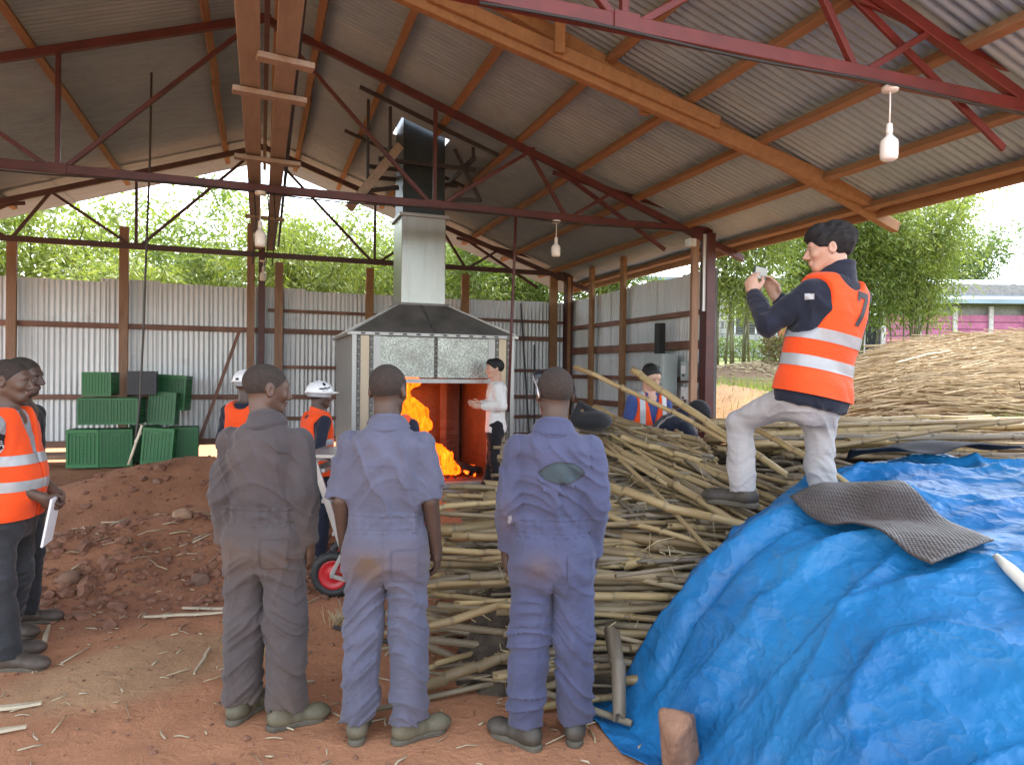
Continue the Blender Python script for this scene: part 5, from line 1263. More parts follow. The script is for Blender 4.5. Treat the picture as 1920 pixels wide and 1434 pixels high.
def decal(name, target, polys, O, U, Vd, m, off=.003, step=.012, parent=None, thick=0.0):
    """flat outline projected along U x V onto a surface; polys = list of outlines in (u, v) metres"""
    bv = bvh_of(target); O, U, Vd = Vector(O), Vector(U).normalized(), Vector(Vd).normalized(); N = U.cross(Vd)
    V = []; Fc = []
    for po in polys:
        po = [Vector(p) for p in po]; n = len(po); pts = []
        for i in range(n):
            a, b = po[i], po[(i+1) % n]; k = max(1, int((b-a).length/step)); pts += [a.lerp(b, j/k) for j in range(k)]
        nb = len(pts); lo = (min(p.x for p in po), min(p.y for p in po)); hi = (max(p.x for p in po), max(p.y for p in po))
        x = lo[0]+step/2
        def inside(px_, py_):
            c = False
            for i in range(n):
                a, b = po[i], po[i-1]
                if (a.y > py_) != (b.y > py_) and px_ < (b.x-a.x)*(py_-a.y)/(b.y-a.y)+a.x: c = not c
            return c
        gp = []
        for gx_ in np.arange(lo[0]+step/2, hi[0], step):
            for gy_ in np.arange(lo[1]+step/2, hi[1], step):
                if inside(gx_, gy_): gp.append(Vector((gx_, gy_)))
        vo, _, fo, *_ = delaunay_2d_cdt(pts+gp, [(i, (i+1) % nb) for i in range(nb)], [list(range(nb))], 1, 1e-6)
        k0 = len(V); last = None
        for p in vo:
            w = O+U*p.x+Vd*p.y; hit = bv.ray_cast(w+N*.6, -N)
            q = hit[0]+hit[1]*off if hit[0] is not None else (w+N*(last if last is not None else 0)); last = (q-w).dot(N)
            V.append(q)
        Fc += [tuple(k0+i for i in f) for f in fo]
    o = mk(name, V, Fc, m, parent or target.parent, True)
    if thick: s_ = o.modifiers.new('thick', 'SOLIDIFY'); s_.thickness = thick; s_.offset = 1
    return o
def text_polys(txt, size, sp=.0):
    cu_ = bpy.data.curves.new('t', 'FONT'); cu_.body = txt; cu_.size = size; cu_.align_x = 'CENTER'; cu_.align_y = 'CENTER'; cu_.resolution_u = 3
    ob = bpy.data.objects.new('t', cu_); COL.objects.link(ob); dg = bpy.context.evaluated_depsgraph_get(); me = ob.evaluated_get(dg).to_mesh()
    P = [tuple(v.co[:2]) for v in me.vertices]; out = [[P[i] for i in p.vertices] for p in me.polygons]; ob.evaluated_get(dg).to_mesh_clear(); bpy.data.objects.remove(ob); return out
M_SOLE = simple('rubber_sole', (.10,.085,.06), .8, 0, .3, 8, .3)
def shoe(p, c, mat_, vox=.007, height=.15, L=.20, sole=M_SOLE, w=1.0):
    A = p.J['an'+c]; fd = nrm([*p.J['fd'+c], 0]); sd = np.array([fd[1], -fd[0], 0]); gz_ = A[2]-.09
    def loc(P): r_ = P-np.array([A[0], A[1], gz_]); return np.stack([r_@fd, r_@sd, r_[:,2]], -1)
    def up(P):
        q = loc(P); d = rc(q*np.array([1,1/w,1]), (-.045,0,.058), (L-.055,0,.042), .040, .038); d = smin(d, el(q, (L-.05,0,.040), (.062,.046*w,.034)), .03)
        d = smin(d, rc(q, (-.02,0,.06), (-.012,0,height-.01), .044, .046), .035); d = np.maximum(d, q[:,2]-height)
        d = d+.003*np.sin(q[:,0]*90)*((q[:,0] > .03) & (q[:,0] < .10))
        return np.maximum(d, .018-q[:,2])
    def so(P):
        q = loc(P); wd = np.interp(q[:,0], [-.09,-.03,.05,.13,.20], [.038,.040,.036,.048,.040])*w
        h = np.clip(q[:,0], -.052, L-.052); d2 = np.hypot(q[:,0]-h, q[:,1])-wd; d2 = d2+.003*(np.sin(q[:,2]*600) > .2)
        return smax(d2, np.abs(q[:,2]-.014)-.015, .006)
    c0 = np.array([A[0], A[1], gz_]); lo = c0+np.array([-.28,-.28,-.02]); hi = c0+np.array([.28,.28,height+.03])
    o = p.mesh('boot', up, mat_, vox, (lo, hi)); p.mesh('sole', so, sole, vox*.8, (lo, hi-np.array([0,0,height-.05])), o); return o
def hair_cap(p, m, inf=.004, vox=.006, line=.012, back=-.075, noise=.0, extra=None):
    def f(P):
        q = p.hl(P); d = p.cranium(q)-inf
        if extra is not None: d = extra(q, d)
        if noise: d = d-noise*(vn(q[:,0]*55, q[:,1]*30, q[:,2]*30, 4)-.5)*2
        fl = np.interp(q[:,1], [-.12,-.06,-.02,.02,.05,.08,.11], [back,back,-.02,.0,line+.015,line+.045,line+.06])
        return np.maximum(d, (fl-q[:,2])*.8)
    c0 = p.J['hc']; return p.mesh('hair', f, m, vox, (c0-.19, c0+.19))
M_HAIRK = simple('black_hair', (.005,.005,.005), .7, 0, .3, 30, .5, 120, .004, 'obj'); M_HAIRB = simple('cropped_hair', (.032,.023,.018), .9, 0, .3, 60, .6, 220, .003, 'obj'); M_HAIRD = simple('dark_brown_hair', (.005,.004,.004), .8, 0, .35, 40, .6, 90, .005, 'obj')
M_EYEW = simple('eye_white', (.22,.19,.17), .3, 0, .05, 5, 0); M_IRIS = simple('iris', (.02,.012,.01), .2, 0, .1, 5, 0)
def eyes(p):
    for sx in (-1, 1):
        c = p.J['hc']+p.Rh@np.array([sx*.031, .0868, -.003]); e = MB().lathe([(.001,-.0048),(.006,-.0035),(.0090,0),(.006,.0035),(.001,.0048)], c, 10).build('eye', M_EYEW, p.root, True)
        c2 = p.J['hc']+p.Rh@np.array([sx*.031, .0925, -.003]); MB().lathe([(.001,-.0045),(.0035,-.003),(.0045,0),(.0035,.003),(.001,.0045)], c2, 8).build('iris', M_IRIS, e, True)
def collar(p, m, vox=.007, h=.046, open_=.35):
    n0 = p.J['nek']; up = nrm(p.J['hc']+p.Rh@np.array([0,-.03,-.05])-n0); up = nrm(up*.6+p.Tf[:,2]*.4)
    def f(P):
        r_ = P-(n0-up*.035+p.Tf[:,1]*.004); t = r_@up; a = r_@p.Tf[:,0]; b = r_@p.Tf[:,1]
        rad = np.interp(t, [-.02,.01,h], [.098,.080,.071]); d = np.abs(np.hypot(a, b*1.02)-rad)-.0065
        drop = .03*np.clip(b/.07, -1, 1); d = smax(d, np.maximum(-.02-t, t-h+drop), .008)
        lapel = smax(np.abs(np.hypot(a, b)-np.interp(t, [-.02,h-.012,h], [.108,.080,.075]))-.005, np.maximum(-.005-t, t-h+.004+drop), .008)
        return smin(d, lapel, .006)
    return p.mesh('collar', f, m, vox, (n0-.2, n0+.2))
C_GREY = m_cloth('grey_drill', (.064,.058,.062)); C_LAV = m_cloth('faded_lavender_blue_drill', (.090,.097,.145)); C_BLUE = m_cloth('blue_drill', (.062,.071,.132))
C_ORANGE = m_cloth('hi_vis_orange', (.78,.075,.010), .65, .08, weave=.18); C_NAVY = m_cloth('navy_cloth', (.014,.017,.030), .8, .25); C_BLACK = m_cloth('black_cloth_wear', (.014,.014,.016), .8, .3)
C_STONE = m_cloth('stone_grey_cotton', (.36,.34,.33), .85, .10); C_WHITE = m_cloth('off_white_jersey', (.66,.65,.63), .85, .06); C_TSHIRT = m_cloth('grey_marl', (.26,.27,.29), .9, .2); C_CHAR = m_cloth('charcoal_trouser', (.030,.032,.036), .7, .3); C_TEEB = m_cloth('blue_tee', (.045,.075,.22), .85, .15)
M_REFL = simple('reflective_tape', (.34,.355,.365), .35, .15, .10, 9, .1, 60, .003, 'obj')
M_BOOT = simple('olive_work_boot', (.115,.100,.062), .7, 0, .35, 10, .35, 50, .004, 'obj'); M_BOOTK = simple('dusty_black_boot', (.060,.050,.038), .6, 0, .4, 10, .35, 50, .004, 'obj'); M_SHOE = simple('brown_shoe', (.075,.055,.042), .6, 0, .3, 10, .3, 50, .004, 'obj')
M_HAT = simple('white_hard_hat', (.78,.79,.80), .28, 0, .04, 5, 0); M_MARK = simple('dark_print', (.02,.022,.03), .6, 0, .2, 5, 0)
M_THREAD = simple('seam_thread', (.085,.09,.15), .9, 0, .2, 5, 0)
def groove(d, x, w, a): return d+a*np.exp(-(x/w)**2)
def coverall(p, m, vox, seed, short=None, sl=(.074,.066,.058), legr=(.100,.086,.086)):
    def f(P):
        q = p.tl(P); d = p.torso(P, .006, hi=.985)
        lg = np.minimum(p.leg(P, 'L', legr, .98), p.leg(P, 'R', legr, .98)); d = smin(d, lg, .06)
        for c in 'LR': d = smin(d, p.sleeve(P, c, sl, .97, short), .022)
        d = d-p.folds(P, .74, seed)*.9
        band_ = (q[:,2] > .06) & (q[:,2] < .21)
        mid = np.abs(q[:,0]) < .17
        d = groove(d, np.where(mid, (q[:,2]-.075)*p.TL, 1), .006, .0045); d = groove(d, np.where(mid, (q[:,2]-.185)*p.TL, 1), .006, .0045)
        d = d-.004*band_*mid-.003*band_*mid*np.sin(q[:,0]*150)*(np.abs(q[:,0]) > .05)
        d = np.where((P[:,1] < 0) & (P[:,2] < .96) & (P[:,2] > .70), groove(d, P[:,0], .006, .005), d)
        for sx in (-1, 1): d = np.where(P[:,1] < .02, groove(d, np.where((q[:,2] > .62) & (q[:,2] < .95), q[:,0]-sx*(.150+.02*(1-q[:,2])), 1), .007, .004), d)
        return d
    return p.mesh('coverall', f, m, vox)
def waistband_seams(p, o): pass
def shirt(p, m, vox, seed, short=None, lo=-.12, inf=.004, amp=.8, sl=(.064,.056,.046), hi=.97, belly=0, name='shirt', extra=None):
    def f(P):
        d = p.torso(P, inf, lo=lo, hi=hi, belly=belly)
        for c in 'LR': d = smin(d, p.sleeve(P, c, sl, 1.0, short), .03)
        d = d-(p.folds(P, amp*.6, seed)-.003)*.8
        return extra(P, d) if extra else d
    return p.mesh(name, f, m, vox)
def trousers(p, m, vox, seed, r=(.092,.072,.066), end=1.03, amp=.8):
    def f(P):
        d = p.torso(P, -.002, lo=-.4, hi=.14); d = smin(d, np.minimum(p.leg(P, 'L', r, end), p.leg(P, 'R', r, end)), .05)
        x, y, z = P[:,0], P[:,1], P[:,2]; k = 0
        for c in 'LR': k = k+np.exp(-(np.linalg.norm(P-p.J['kn'+c], axis=1)/.13)**2)
        cr = np.abs(vn(x*6, y*6, z*22+x*8, seed+2)-.5)*2
        return d-p.folds(P, amp*.6, seed)*.7+.014*k*(1-cr)
    return p.mesh('trousers', f, m, vox)
def vest(p, m, vox, seed, bands=((.16,.105),(.43,.105)), lo=-.20, inf=.028, arm=.088, front=True, belly=0, vert=False):
    def f(P):
        q = p.tl(P); d = p.torso(P, inf, lo=-.5, hi=.985, belly=belly)
        for sx in (-1, 1):
            a = np.stack([(q[:,0]-sx*.232*p.bw), (q[:,2]-.70)*p.TL*.52], -1); d = smax(d, arm*.95-np.hypot(a[:,0], a[:,1]), .01)
        d = smax(d, .085-np.hypot(q[:,0], (q[:,2]-1.0)*p.TL*1.1), .01)
        if front:
            w = np.interp(q[:,2], [.35,.95], [.0,.075]); d = np.where(q[:,1] > 0, smax(d, (w-np.abs(q[:,0]))*.8, .008), d)
            d = np.where(q[:,1] > .0, groove(d, q[:,0], .006, .012), d)
        x, y, z = P[:,0], P[:,1], P[:,2]
        cr = np.abs(vn(x*8+3*z, y*8, z*7+x*4, seed)-.5)*2; return d+.008*(1-cr)*(1-ss(.75, .95, q[:,2]))
    ax = p.Tf[:,2]; hem = p.tw([0,0,lo])
    pts = np.array([p.J['pel'], p.J['nek']]); o = p.mesh('hi_vis_vest', f, m, vox, (pts.min(0)-.32, pts.max(0)+.32), None, [(hem, -ax)])
    for t, w in bands:
        band(o, 'reflective_band', M_REFL, [(p.tw([0,0,t-w/2]), -ax), (p.tw([0,0,t+w/2]), ax)], .003, p.root)
    if vert:
        rt = p.Tf[:,0]
        for sx in (-1, 1): 
            a, b = sorted((sx*.085, sx*.135)); band(o, 'reflective_band', M_REFL, [(p.tw([a,0,0]), -rt), (p.tw([b,0,0]), rt), (p.tw([0,0,bands[-1][0]+.05]), -ax), (p.tw([0,-.02,0]), -p.Tf[:,1])], .0035, p.root)
    return o
def helmet(p, yaw=0):
    def f(P):
        q = p.hl(P); d = el(q, (0,-.008,.045), (.108,.132,.098)); d = np.maximum(d, .028-q[:,2]); d = smin(d, rc(q, (0,-.13,.055), (0,.12,.060), .012, .012)-.0+0*d+.09*(q[:,2] < .09), .02)
        d = smin(d, smax(el(q, (0,-.005,.033), (.122,.150,.02)), np.abs(q[:,2]-.031)-.006, .004), .012)
        br = smax(el(q, (0,.10,.034), (.088,.085,.02)), np.abs(q[:,2]-.036+.12*np.maximum(q[:,1]-.12, 0))-.006, .004); return smin(d, br, .010)
    c = p.J['hc']; h = p.mesh('hard_hat', f, M_HAT, .006, (c-.22, c+.24))
    rim = p.mesh('chin_band', lambda P: smax(np.abs(el(p.hl(P), (0,-.01,.012), (.090,.112,.06)))-.006, np.abs(p.hl(P)[:,2]-.008)-.022, .004), simple('helmet_harness', (.30,.31,.33), .7), .007, (c-.18, c+.18))
    return h
def ell(a, b, n=24): return [(a*math.cos(2*math.pi*i/n), b*math.sin(2*math.pi*i/n)) for i in range(n)]
def rect(x0, y0, x1, y1): return [(x0,y0),(x1,y0),(x1,y1),(x0,y1)]
def outline(po, w):
    out = []; n = len(po)
    for i in range(n):
        a = Vector(po[i]); b = Vector(po[(i+1) % n]); d = (b-a).normalized(); s = Vector((-d.y, d.x))*w/2; out.append([tuple(a-s-d*w/2), tuple(b-s+d*w/2), tuple(b+s+d*w/2), tuple(a+s-d*w/2)])
    return out
GND = lambda x, y: H1(x, y)-.004
BU, BV = (1,0,0), (0,0,1)         # decal axes for a back (seen from behind, facing +Y)
# --- grey coverall
p = Person((.02,3.46,GND(.02,3.46)), R(-24), 'man in a dusty grey coverall seen from behind, looking right', 1.69, head=(R(-48),R(-4)), group='three workers in coveralls watching the fire',
    J=dict(fdR=(.85,.55), fdL=(.30,1), anL=(-.115,.02,.09), anR=(.125,-.035,.09), elR=(.192,-.035,1.09), wrR=(.205,.03,.845), elL=(-.188,-.04,1.09), wrL=(-.198,.02,.845)), bw=.95)
p.body(SK_D2, .007); o = coverall(p, C_GREY, .0062, 11, sl=(.065,.063,.060), legr=(.104,.094,.082)); collar(p, C_GREY); hair_cap(p, M_HAIRB, .0012, back=-.088)
DF = lambda P: .4*np.exp(-((P[:,2]-.82)/.09)**2)*(P[:,1] < 0)*vn(P[:,0]*14,P[:,1]*14,P[:,2]*10,2)*1.5+.45*ss(.6,.1,P[:,2])*vn(P[:,0]*6,P[:,1]*6,P[:,2]*4)+.25*vn(P[:,0]*5,P[:,1]*5,P[:,2]*5,9)
p.add_dirt(o, DF)
shoe(p, 'L', M_BOOT); shoe(p, 'R', M_BOOT); eyes(p)
pk = decal('back_pocket', o, [rect(.035,.77,.15,.90)], (0,-.3,0), BU, BV, C_GREY, .005); p.add_dirt(pk, DF); decal('pocket_stitching', o, outline(rect(.035,.77,.15,.90), .0025), (0,-.3,0), BU, BV, simple('grey_thread', (.05,.047,.05), .9), .008)
# --- faded blue short-sleeved coverall
p = Person((.54,3.14,GND(.54,3.14)), R(-19), 'man in a faded blue short-sleeved coverall seen from behind', 1.69, head=(R(-14),R(-2)), group='three workers in coveralls watching the fire',
    J=dict(fdR=(.85,.55), fdL=(-.05,1), anL=(-.118,-.01,.09), anR=(.118,-.03,.09), elR=(.200,-.03,1.09), wrR=(.222,.05,.85), elL=(-.200,-.03,1.09), wrL=(-.200,.06,.86)), bw=.97)
p.body(SK_D1, .007); o = coverall(p, C_LAV, .0062, 23, short=.98, sl=(.063,.070,.066), legr=(.102,.090,.080)); collar(p, C_LAV); hair_cap(p, M_HAIRB, .0012, back=-.088)
DF = lambda P: .9*np.exp(-(((P[:,0]+.06)/.06)**2+((P[:,2]-.80)/.06)**2))*(P[:,1] < 0)+.35*np.exp(-((P[:,2]-.82)/.1)**2)*(P[:,1] < 0)+.35*ss(.5,.05,P[:,2])*vn(P[:,0]*6,P[:,1]*6,P[:,2]*4)+.12*vn(P[:,0]*5,P[:,1]*5,P[:,2]*5,9)
p.add_dirt(o, DF)
shoe(p, 'L', M_BOOT); shoe(p, 'R', M_BOOT); eyes(p)
pk = decal('back_pocket', o, [rect(.045,.75,.155,.885)], (0,-.3,0), BU, BV, C_LAV, .005); p.add_dirt(pk, DF); decal('pocket_stitching', o, outline(rect(.045,.75,.155,.885), .0025), (0,-.3,0), BU, BV, M_THREAD, .008)
decal('yoke_seam', o, [rect(-.07,1.255,.07,1.259)], (0,-.3,0), BU, BV, M_THREAD, .002)
# --- blue long-sleeved coverall with oval patch
p = Person((1.24,2.86,GND(1.24,2.86)), R(-20), 'man in a blue long-sleeved coverall with an oval patch on the back', 1.69, head=(R(14),R(-2)), group='three workers in coveralls watching the fire',
    J=dict(fdL=(-.80,.60), fdR=(.12,1), anL=(-.115,-.03,.09), anR=(.115,.03,.09), elR=(.184,-.04,1.09), wrR=(.190,.05,.85), elL=(-.196,-.02,1.10), wrL=(-.206,.04,.855)), bw=.93)
p.body(SK_D1, .007); o = coverall(p, C_BLUE, .0062, 37, sl=(.063,.060,.054), legr=(.102,.091,.080)); collar(p, C_BLUE); hair_cap(p, M_HAIRB, .002, back=-.088)
DF = lambda P: .55*np.exp(-(((P[:,0]+.06)/.08)**2+((P[:,2]-.82)/.07)**2))*(P[:,1] < 0)+.30*ss(.5,.05,P[:,2])*vn(P[:,0]*6,P[:,1]*6,P[:,2]*4)+.35*np.exp(-(((P[:,0]+.22)/.05)**2+((P[:,2]-1.02)/.1)**2))+.1*vn(P[:,0]*5,P[:,1]*5,P[:,2]*5,9)
p.add_dirt(o, DF)
shoe(p, 'L', M_BOOTK); shoe(p, 'R', M_BOOTK); eyes(p)
pk = decal('back_pocket', o, [rect(.06,.75,.165,.885)], (0,-.3,0), BU, BV, C_BLUE, .005); p.add_dirt(pk, DF); decal('pocket_stitching', o, outline(rect(.06,.75,.165,.885), .0025), (0,-.3,0), BU, BV, M_THREAD, .008)
def lens(a, b, n=14):
    up = [(-a+2*a*i/n, b*(1-((-a+2*a*i/n)/a)**2)**.75) for i in range(n+1)]; return up+[(x, -y) for x, y in up[-2:0:-1]]
pt = decal('oval_patch', o, [lens(.098,.047)], (.028,-.3,1.245), BU, BV, m_cloth('grey_green_patch', (.040,.058,.066), .9, .35), .003, .010); decal('patch_stitching', o, outline(lens(.098,.047), .005), (.028,-.3,1.245), BU, BV, M_MARK, .006, .006)
decal('torn_patch', o, [[(-.010,-.018),(.0,-.024),(.010,0),(.006,.018),(-.008,.012)]], (-.195,-.3,1.03), BU, BV, simple('bleached_spot', (.22,.21,.22), .9), .002, .008)
# sunglasses pushed up on his head
sg = tag(empty('sunglasses', (0,0,0)), 'dark sunglasses pushed up on the blue-coverall worker with the patch', 'sunglasses'); M_SG = simple('sunglass_frame', (.012,.012,.014), .2, 0, .1, 5, 0)
Mw = Matrix.Translation(p.root.location) @ Matrix.Rotation(R(-20), 4, 'Z') @ Matrix.Diagonal((1.69/1.7,)*3+(1,))
def hp(x, y, z): return Mw @ Vector(p.J['hc']+p.Rh@np.array([x,y,z]))
for sx in (-1, 1):
    MB().tube([hp(sx*.083,.075,.085), hp(sx*.088,.0,.045), hp(sx*.088,-.03,.012), hp(sx*.086,-.045,-.02)], [.005,.005,.005,.004], 8).build('temple', M_SG if sx > 0 else simple('glint_temple', (.5,.5,.52), .15, .6), sg, True)
    MB().lathe([(.001,-.004),(.028,-.003),(.030,0),(.028,.003),(.001,.004)], hp(sx*.038,.098,.085), 16, (Mw.to_3x3()@Matrix(p.Rh.tolist())@Matrix.Rotation(R(55), 3, 'X'))).build('lens', M_SG, sg, True)
MB().tube([hp(-.012,.1,.09), hp(.012,.1,.09)], .004, 6).build('bridge', M_SG, sg)
# --- left man in vest
p = Person((-1.335,4.62,GND(-1.33,4.62)), R(-100), 'man at the left edge in an orange vest and grey tee, hands clasped', 1.71, head=(R(2),R(-3)),
    J=dict(elR=(.222,-.06,1.10), wrR=(.055,.205,.935), elL=(-.222,-.04,1.10), wrL=(-.075,.225,.93), anR=(.10,.05,.09), anL=(-.10,-.08,.09), fdR=(.15,1), fdL=(-.1,1), nek=(0,-.01,1.45)), bw=1.06)
p.hands = dict(R=dict(d=(-.55,.35,-.65), n=(-.6,-.6,.1), s=(0,.6,.5), curl=.9), L=dict(d=(.6,.30,-.6), n=(.5,-.7,.1), s=(0,.6,.5), curl=.9))
p.body(SK_D2, .0065); eyes(p); o = shirt(p, C_TSHIRT, .0065, 5, short=.80, lo=-.16, belly=.05, sl=(.074,.074,.07)); vest(p, C_ORANGE, .0065, 3, belly=.05); trousers(p, C_CHAR, .0068, 8, (.096,.074,.064)); hair_cap(p, M_HAIRB, .002, line=.02)
shoe(p, 'L', M_SHOE, .007, .11, .22); shoe(p, 'R', M_SHOE, .007, .11, .22)
decal('shoulder_panel', o, [[(-.10,-.045),(-.03,-.075),(.10,-.04),(.10,.035),(0,.05),(-.10,.03)]], (.4,.02,1.27), (0,.25,-1), (0,1,.25), C_BLACK, .003, .012)
decal('sleeve_lettering', o, text_polys('NIVISS', .052), (.4,.03,1.27), (0,.25,-1), (0,1,.25), simple('grey_print', (.45,.46,.48), .7), .006, .012)
# paper held in his hand
x_, y_ = -1.335+.245, 4.62-.06
o = bevel(tag(MB().box((x_-.02, y_, .80), (.012, .19, .27), Matrix.Rotation(R(10), 3, 'Y')).build('paper_sheet', simple('white_paper', (.72,.74,.78), .7, 0, .05, 5, 0)), 'white paper held in the clasped hands of the left man', 'paper'), .002, 1)
# --- man behind him in dark clothes
p = Person((-1.42,5.16,GND(-1.42,5.16)), R(-102), 'man in dark clothes behind the left man, mostly hidden', 1.72, head=(R(0),R(-4)), bw=.96)
p.body(SK_D1, .0075); eyes(p); shirt(p, C_BLACK, .0085, 15); trousers(p, C_CHAR, .009, 9); hair_cap(p, M_HAIRB, .002, line=.02); shoe(p, 'L', M_SHOE, .009, .11); shoe(p, 'R', M_SHOE, .009, .11)
# --- hard hat man at the hand truck
p = Person((.47,6.18,.02), R(-74), 'man in a white hard hat and orange vest leaning on the hand truck', 1.53, head=(R(4),R(-2)),
    J=dict(elR=(.27,-.10,1.10), wrR=(.44,.10,.985)))
p.hands = dict(R=dict(d=(.75,.5,-.25), n=(0,0,-1), s=(-.3,.8,.2), curl=.45))
p.body(SK_D1, .0075); eyes(p); shirt(p, C_NAVY, .008, 4, lo=-.14); vest(p, C_ORANGE, .008, 6, lo=-.18, arm=.082); trousers(p, C_NAVY, .009, 8); hair_cap(p, M_HAIRB, .004); shoe(p, 'L', M_BOOTK, .009); shoe(p, 'R', M_BOOTK, .009)
collar(p, C_ORANGE, .008); h = helmet(p); pr = Matrix(p.Rh.tolist())
ho = Vector(p.J['hc'])+pr@Vector((.4,.0,.075))
decal('hat_emblem', h, [[(-.014,.028),(-.014,.044),(0,.052),(.014,.044),(.014,.028),(0,.020)]], ho, pr@Vector((0,1,0)), (0,0,1), M_MARK, .002, .006)
decal('hat_emblem', h, [[(-.062,-.012),(-.05,.0),(-.02,.001),(.0,.008),(.03,.006),(.058,.016),(.064,.006),(.03,-.006),(.0,-.008),(-.03,-.016)]], ho, pr@Vector((0,1,0)), (0,0,1), M_MARK, .002, .006)
decal('hat_emblem', h, [[(-.03,-.026),(.03,-.014),(.03,-.018),(-.03,-.030)]], ho, pr@Vector((0,1,0)), (0,0,1), M_MARK, .002, .006)
# --- hard hat man behind the grey coverall
p = Person((-.125,6.45,.04), R(-20), 'man in a white hard hat mostly hidden behind the grey coverall', 1.60, head=(R(-8),0))
p.body(SK_D1, .0085); shirt(p, C_NAVY, .009, 4); vest(p, C_ORANGE, .0085, 6); trousers(p, C_NAVY, .0095, 8); h = helmet(p); shoe(p, 'L', M_BOOTK, .009); shoe(p, 'R', M_BOOTK, .009)
decal('hat_emblem', h, [ell(.018,.012)], Vector(p.J['hc'])+Vector((-.03,-.4,.055)), (1,0,0), (0,0,1), M_MARK, .002, .006)
# --- man hidden behind the faded blue coverall
p = Person((.955,5.30,GND(.955,5.3)), R(-30), 'man in an orange vest almost hidden behind the short-sleeved coverall', 1.58, head=(R(-10),0))
p.body(SK_D1, .0085); shirt(p, C_NAVY, .009, 4); vest(p, C_ORANGE, .0085, 6); trousers(p, C_CHAR, .0095, 8); hair_cap(p, M_HAIRB, .004, .008); shoe(p, 'L', M_BOOTK, .009); shoe(p, 'R', M_BOOTK, .009)
# --- man in white sweatshirt
p = Person((2.66,7.93,GND(2.66,7.93)), R(77), 'young man in a white sweatshirt and black trousers beside the fire', 1.66, head=(R(6),R(-4)),
    J=dict(elL=(-.235,-.06,1.13), wrL=(-.09,.17,1.12), elR=(.225,-.03,1.13), wrR=(.03,.20,1.14), anR=(.10,.10,.09), anL=(-.10,-.06,.09)))
p.hands = dict(L=dict(d=(.25,.95,.10), n=(.9,-.2,-.1), s=(0,.1,1), curl=.35), R=dict(d=(-.2,.95,.15), n=(-.9,-.2,-.1), s=(0,.1,1), curl=.35))
p.body(SK_L, .007); eyes(p); o = shirt(p, C_WHITE, .0072, 12, lo=-.26, inf=.012, amp=.7, sl=(.072,.062,.046)); trousers(p, C_BLACK, .0085, 8, (.092,.072,.062))
def ex1(q, d): return smin(d, el(q, (0,.045,.075), (.068,.055,.048)), .02)
hair_cap(p, M_HAIRK, .010, .0065, .010, -.045, .003, ex1); shoe(p, 'L', M_SHOE, .009, .11); shoe(p, 'R', M_SHOE, .009, .11)
u_ = (-1,0,0)
decal('chest_print', o, [rect(-.045,.045,-.010,.056)]+text_polys('KYT', .022) , (-.01,.4,1.275), u_, BV, simple('navy_print', (.05,.055,.07), .8), .003, .01)
decal('chest_print', o, [[(x+.004, y) for x, y in q] for q in text_polys('HABIT', .05)]+[rect(-.03,-.034,.03,-.028)], (-.01,.4,1.225), u_, BV, simple('grey_ink', (.22,.23,.24), .8), .003, .01)
# --- photographer
PU, PV, PZ = 1.675, 3.86, .62
x_, y_ = wxy(PU, PV); RZP = R(-19.9+36)
p = Person((x_, y_, PZ), RZP, 'young man in an orange vest marked 7, photographing from the bamboo heap', 1.85, head=(R(34),R(-5)),
    J=dict(nek=(.085,-.065,1.475), hc=(.060,-.040,1.612), shL=(-.095,-.030,1.385), shR=(.262,-.085,1.38), elL=(-.195,.135,1.215), wrL=(-.085,.300,1.400), elR=(.310,.12,1.22), wrR=(.140,.31,1.400),
           knL=(-.095,.365,.705), anL=(-.13,.315,.345), knR=(.105,.02,.49), anR=(.13,-.05,.09), fdL=(-.25,1), fdR=(.3,1)), bw=.94, twist=-.24)
p.hands = dict(L=dict(d=(.12,.30,.95), n=(.9,.1,-.2), s=(.1,-.9,.3), curl=.75), R=dict(d=(-.22,.32,.92), n=(-.9,.1,-.2), s=(-.1,-.9,.3), curl=.75))
p.body(SK_L, .0065); eyes(p)
def jk(P, d):
    return d
jo = shirt(p, C_NAVY, .0066, 14, lo=-.25, inf=.030, amp=.7, sl=(.068,.059,.047), name='jacket', hi=1.0); vo_ = vest(p, C_ORANGE, .0066, 21, bands=((.155,.105),(.405,.105)), lo=-.13, inf=.042, arm=.094, front=True)
collar(p, C_NAVY, .007, .085); trousers(p, C_STONE, .0066, 18, (.086,.076,.069), 1.04, 1.0)
def ex2(q, d):
    d = smin(d, el(q, (.0,.035,.085), (.074,.066,.048)), .03); d = smin(d, el(q, (0,-.045,.045), (.083,.082,.085)), .03); d = smin(d, el(q, (0,.088,.066), (.052,.022,.024)), .02)
    return d-.018*(np.abs(vn(q[:,0]*30+q[:,2]*14, q[:,1]*16+q[:,2]*14, q[:,2]*14, 6)-.5)*2)-.008*(vn(q[:,0]*70, q[:,1]*40, q[:,2]*40, 2)-.5)+.006
hair_cap(p, M_HAIRD, .012, .0055, -.012, -.085, .003, ex2); shoe(p, 'L', M_BOOTK, .008, .12, .22); shoe(p, 'R', M_BOOTK, .009, .12, .22)
bk = Vector(p.Tf[:,1]); ax_ = Vector(p.Tf[:,2]); rt_ = Vector(p.Tf[:,0])
seven = [(-.040,.085), (.040,.085), (.040,.052), (.002,-.085), (-.028,-.085), (.012,.055), (-.022,.055), (-.022,.038), (-.040,.038)]
decal('number_seven', vo_, [seven], Vector(p.tw([.055,0,.70]))-bk*.3, rt_, ax_, M_MARK, .004, .010)
decal('sleeve_tab', jo, [rect(-.022,-.014,.022,.014)], Vector(p.J['shL'])+Vector((-.2,-.12,-.035)), Vector((.6,-1,0)), BV, M_REFL, .004, .008)
wb_ = nrm(p.J['wrL']-p.J['elL']); wq = p.J['wrL']-wb_*.012
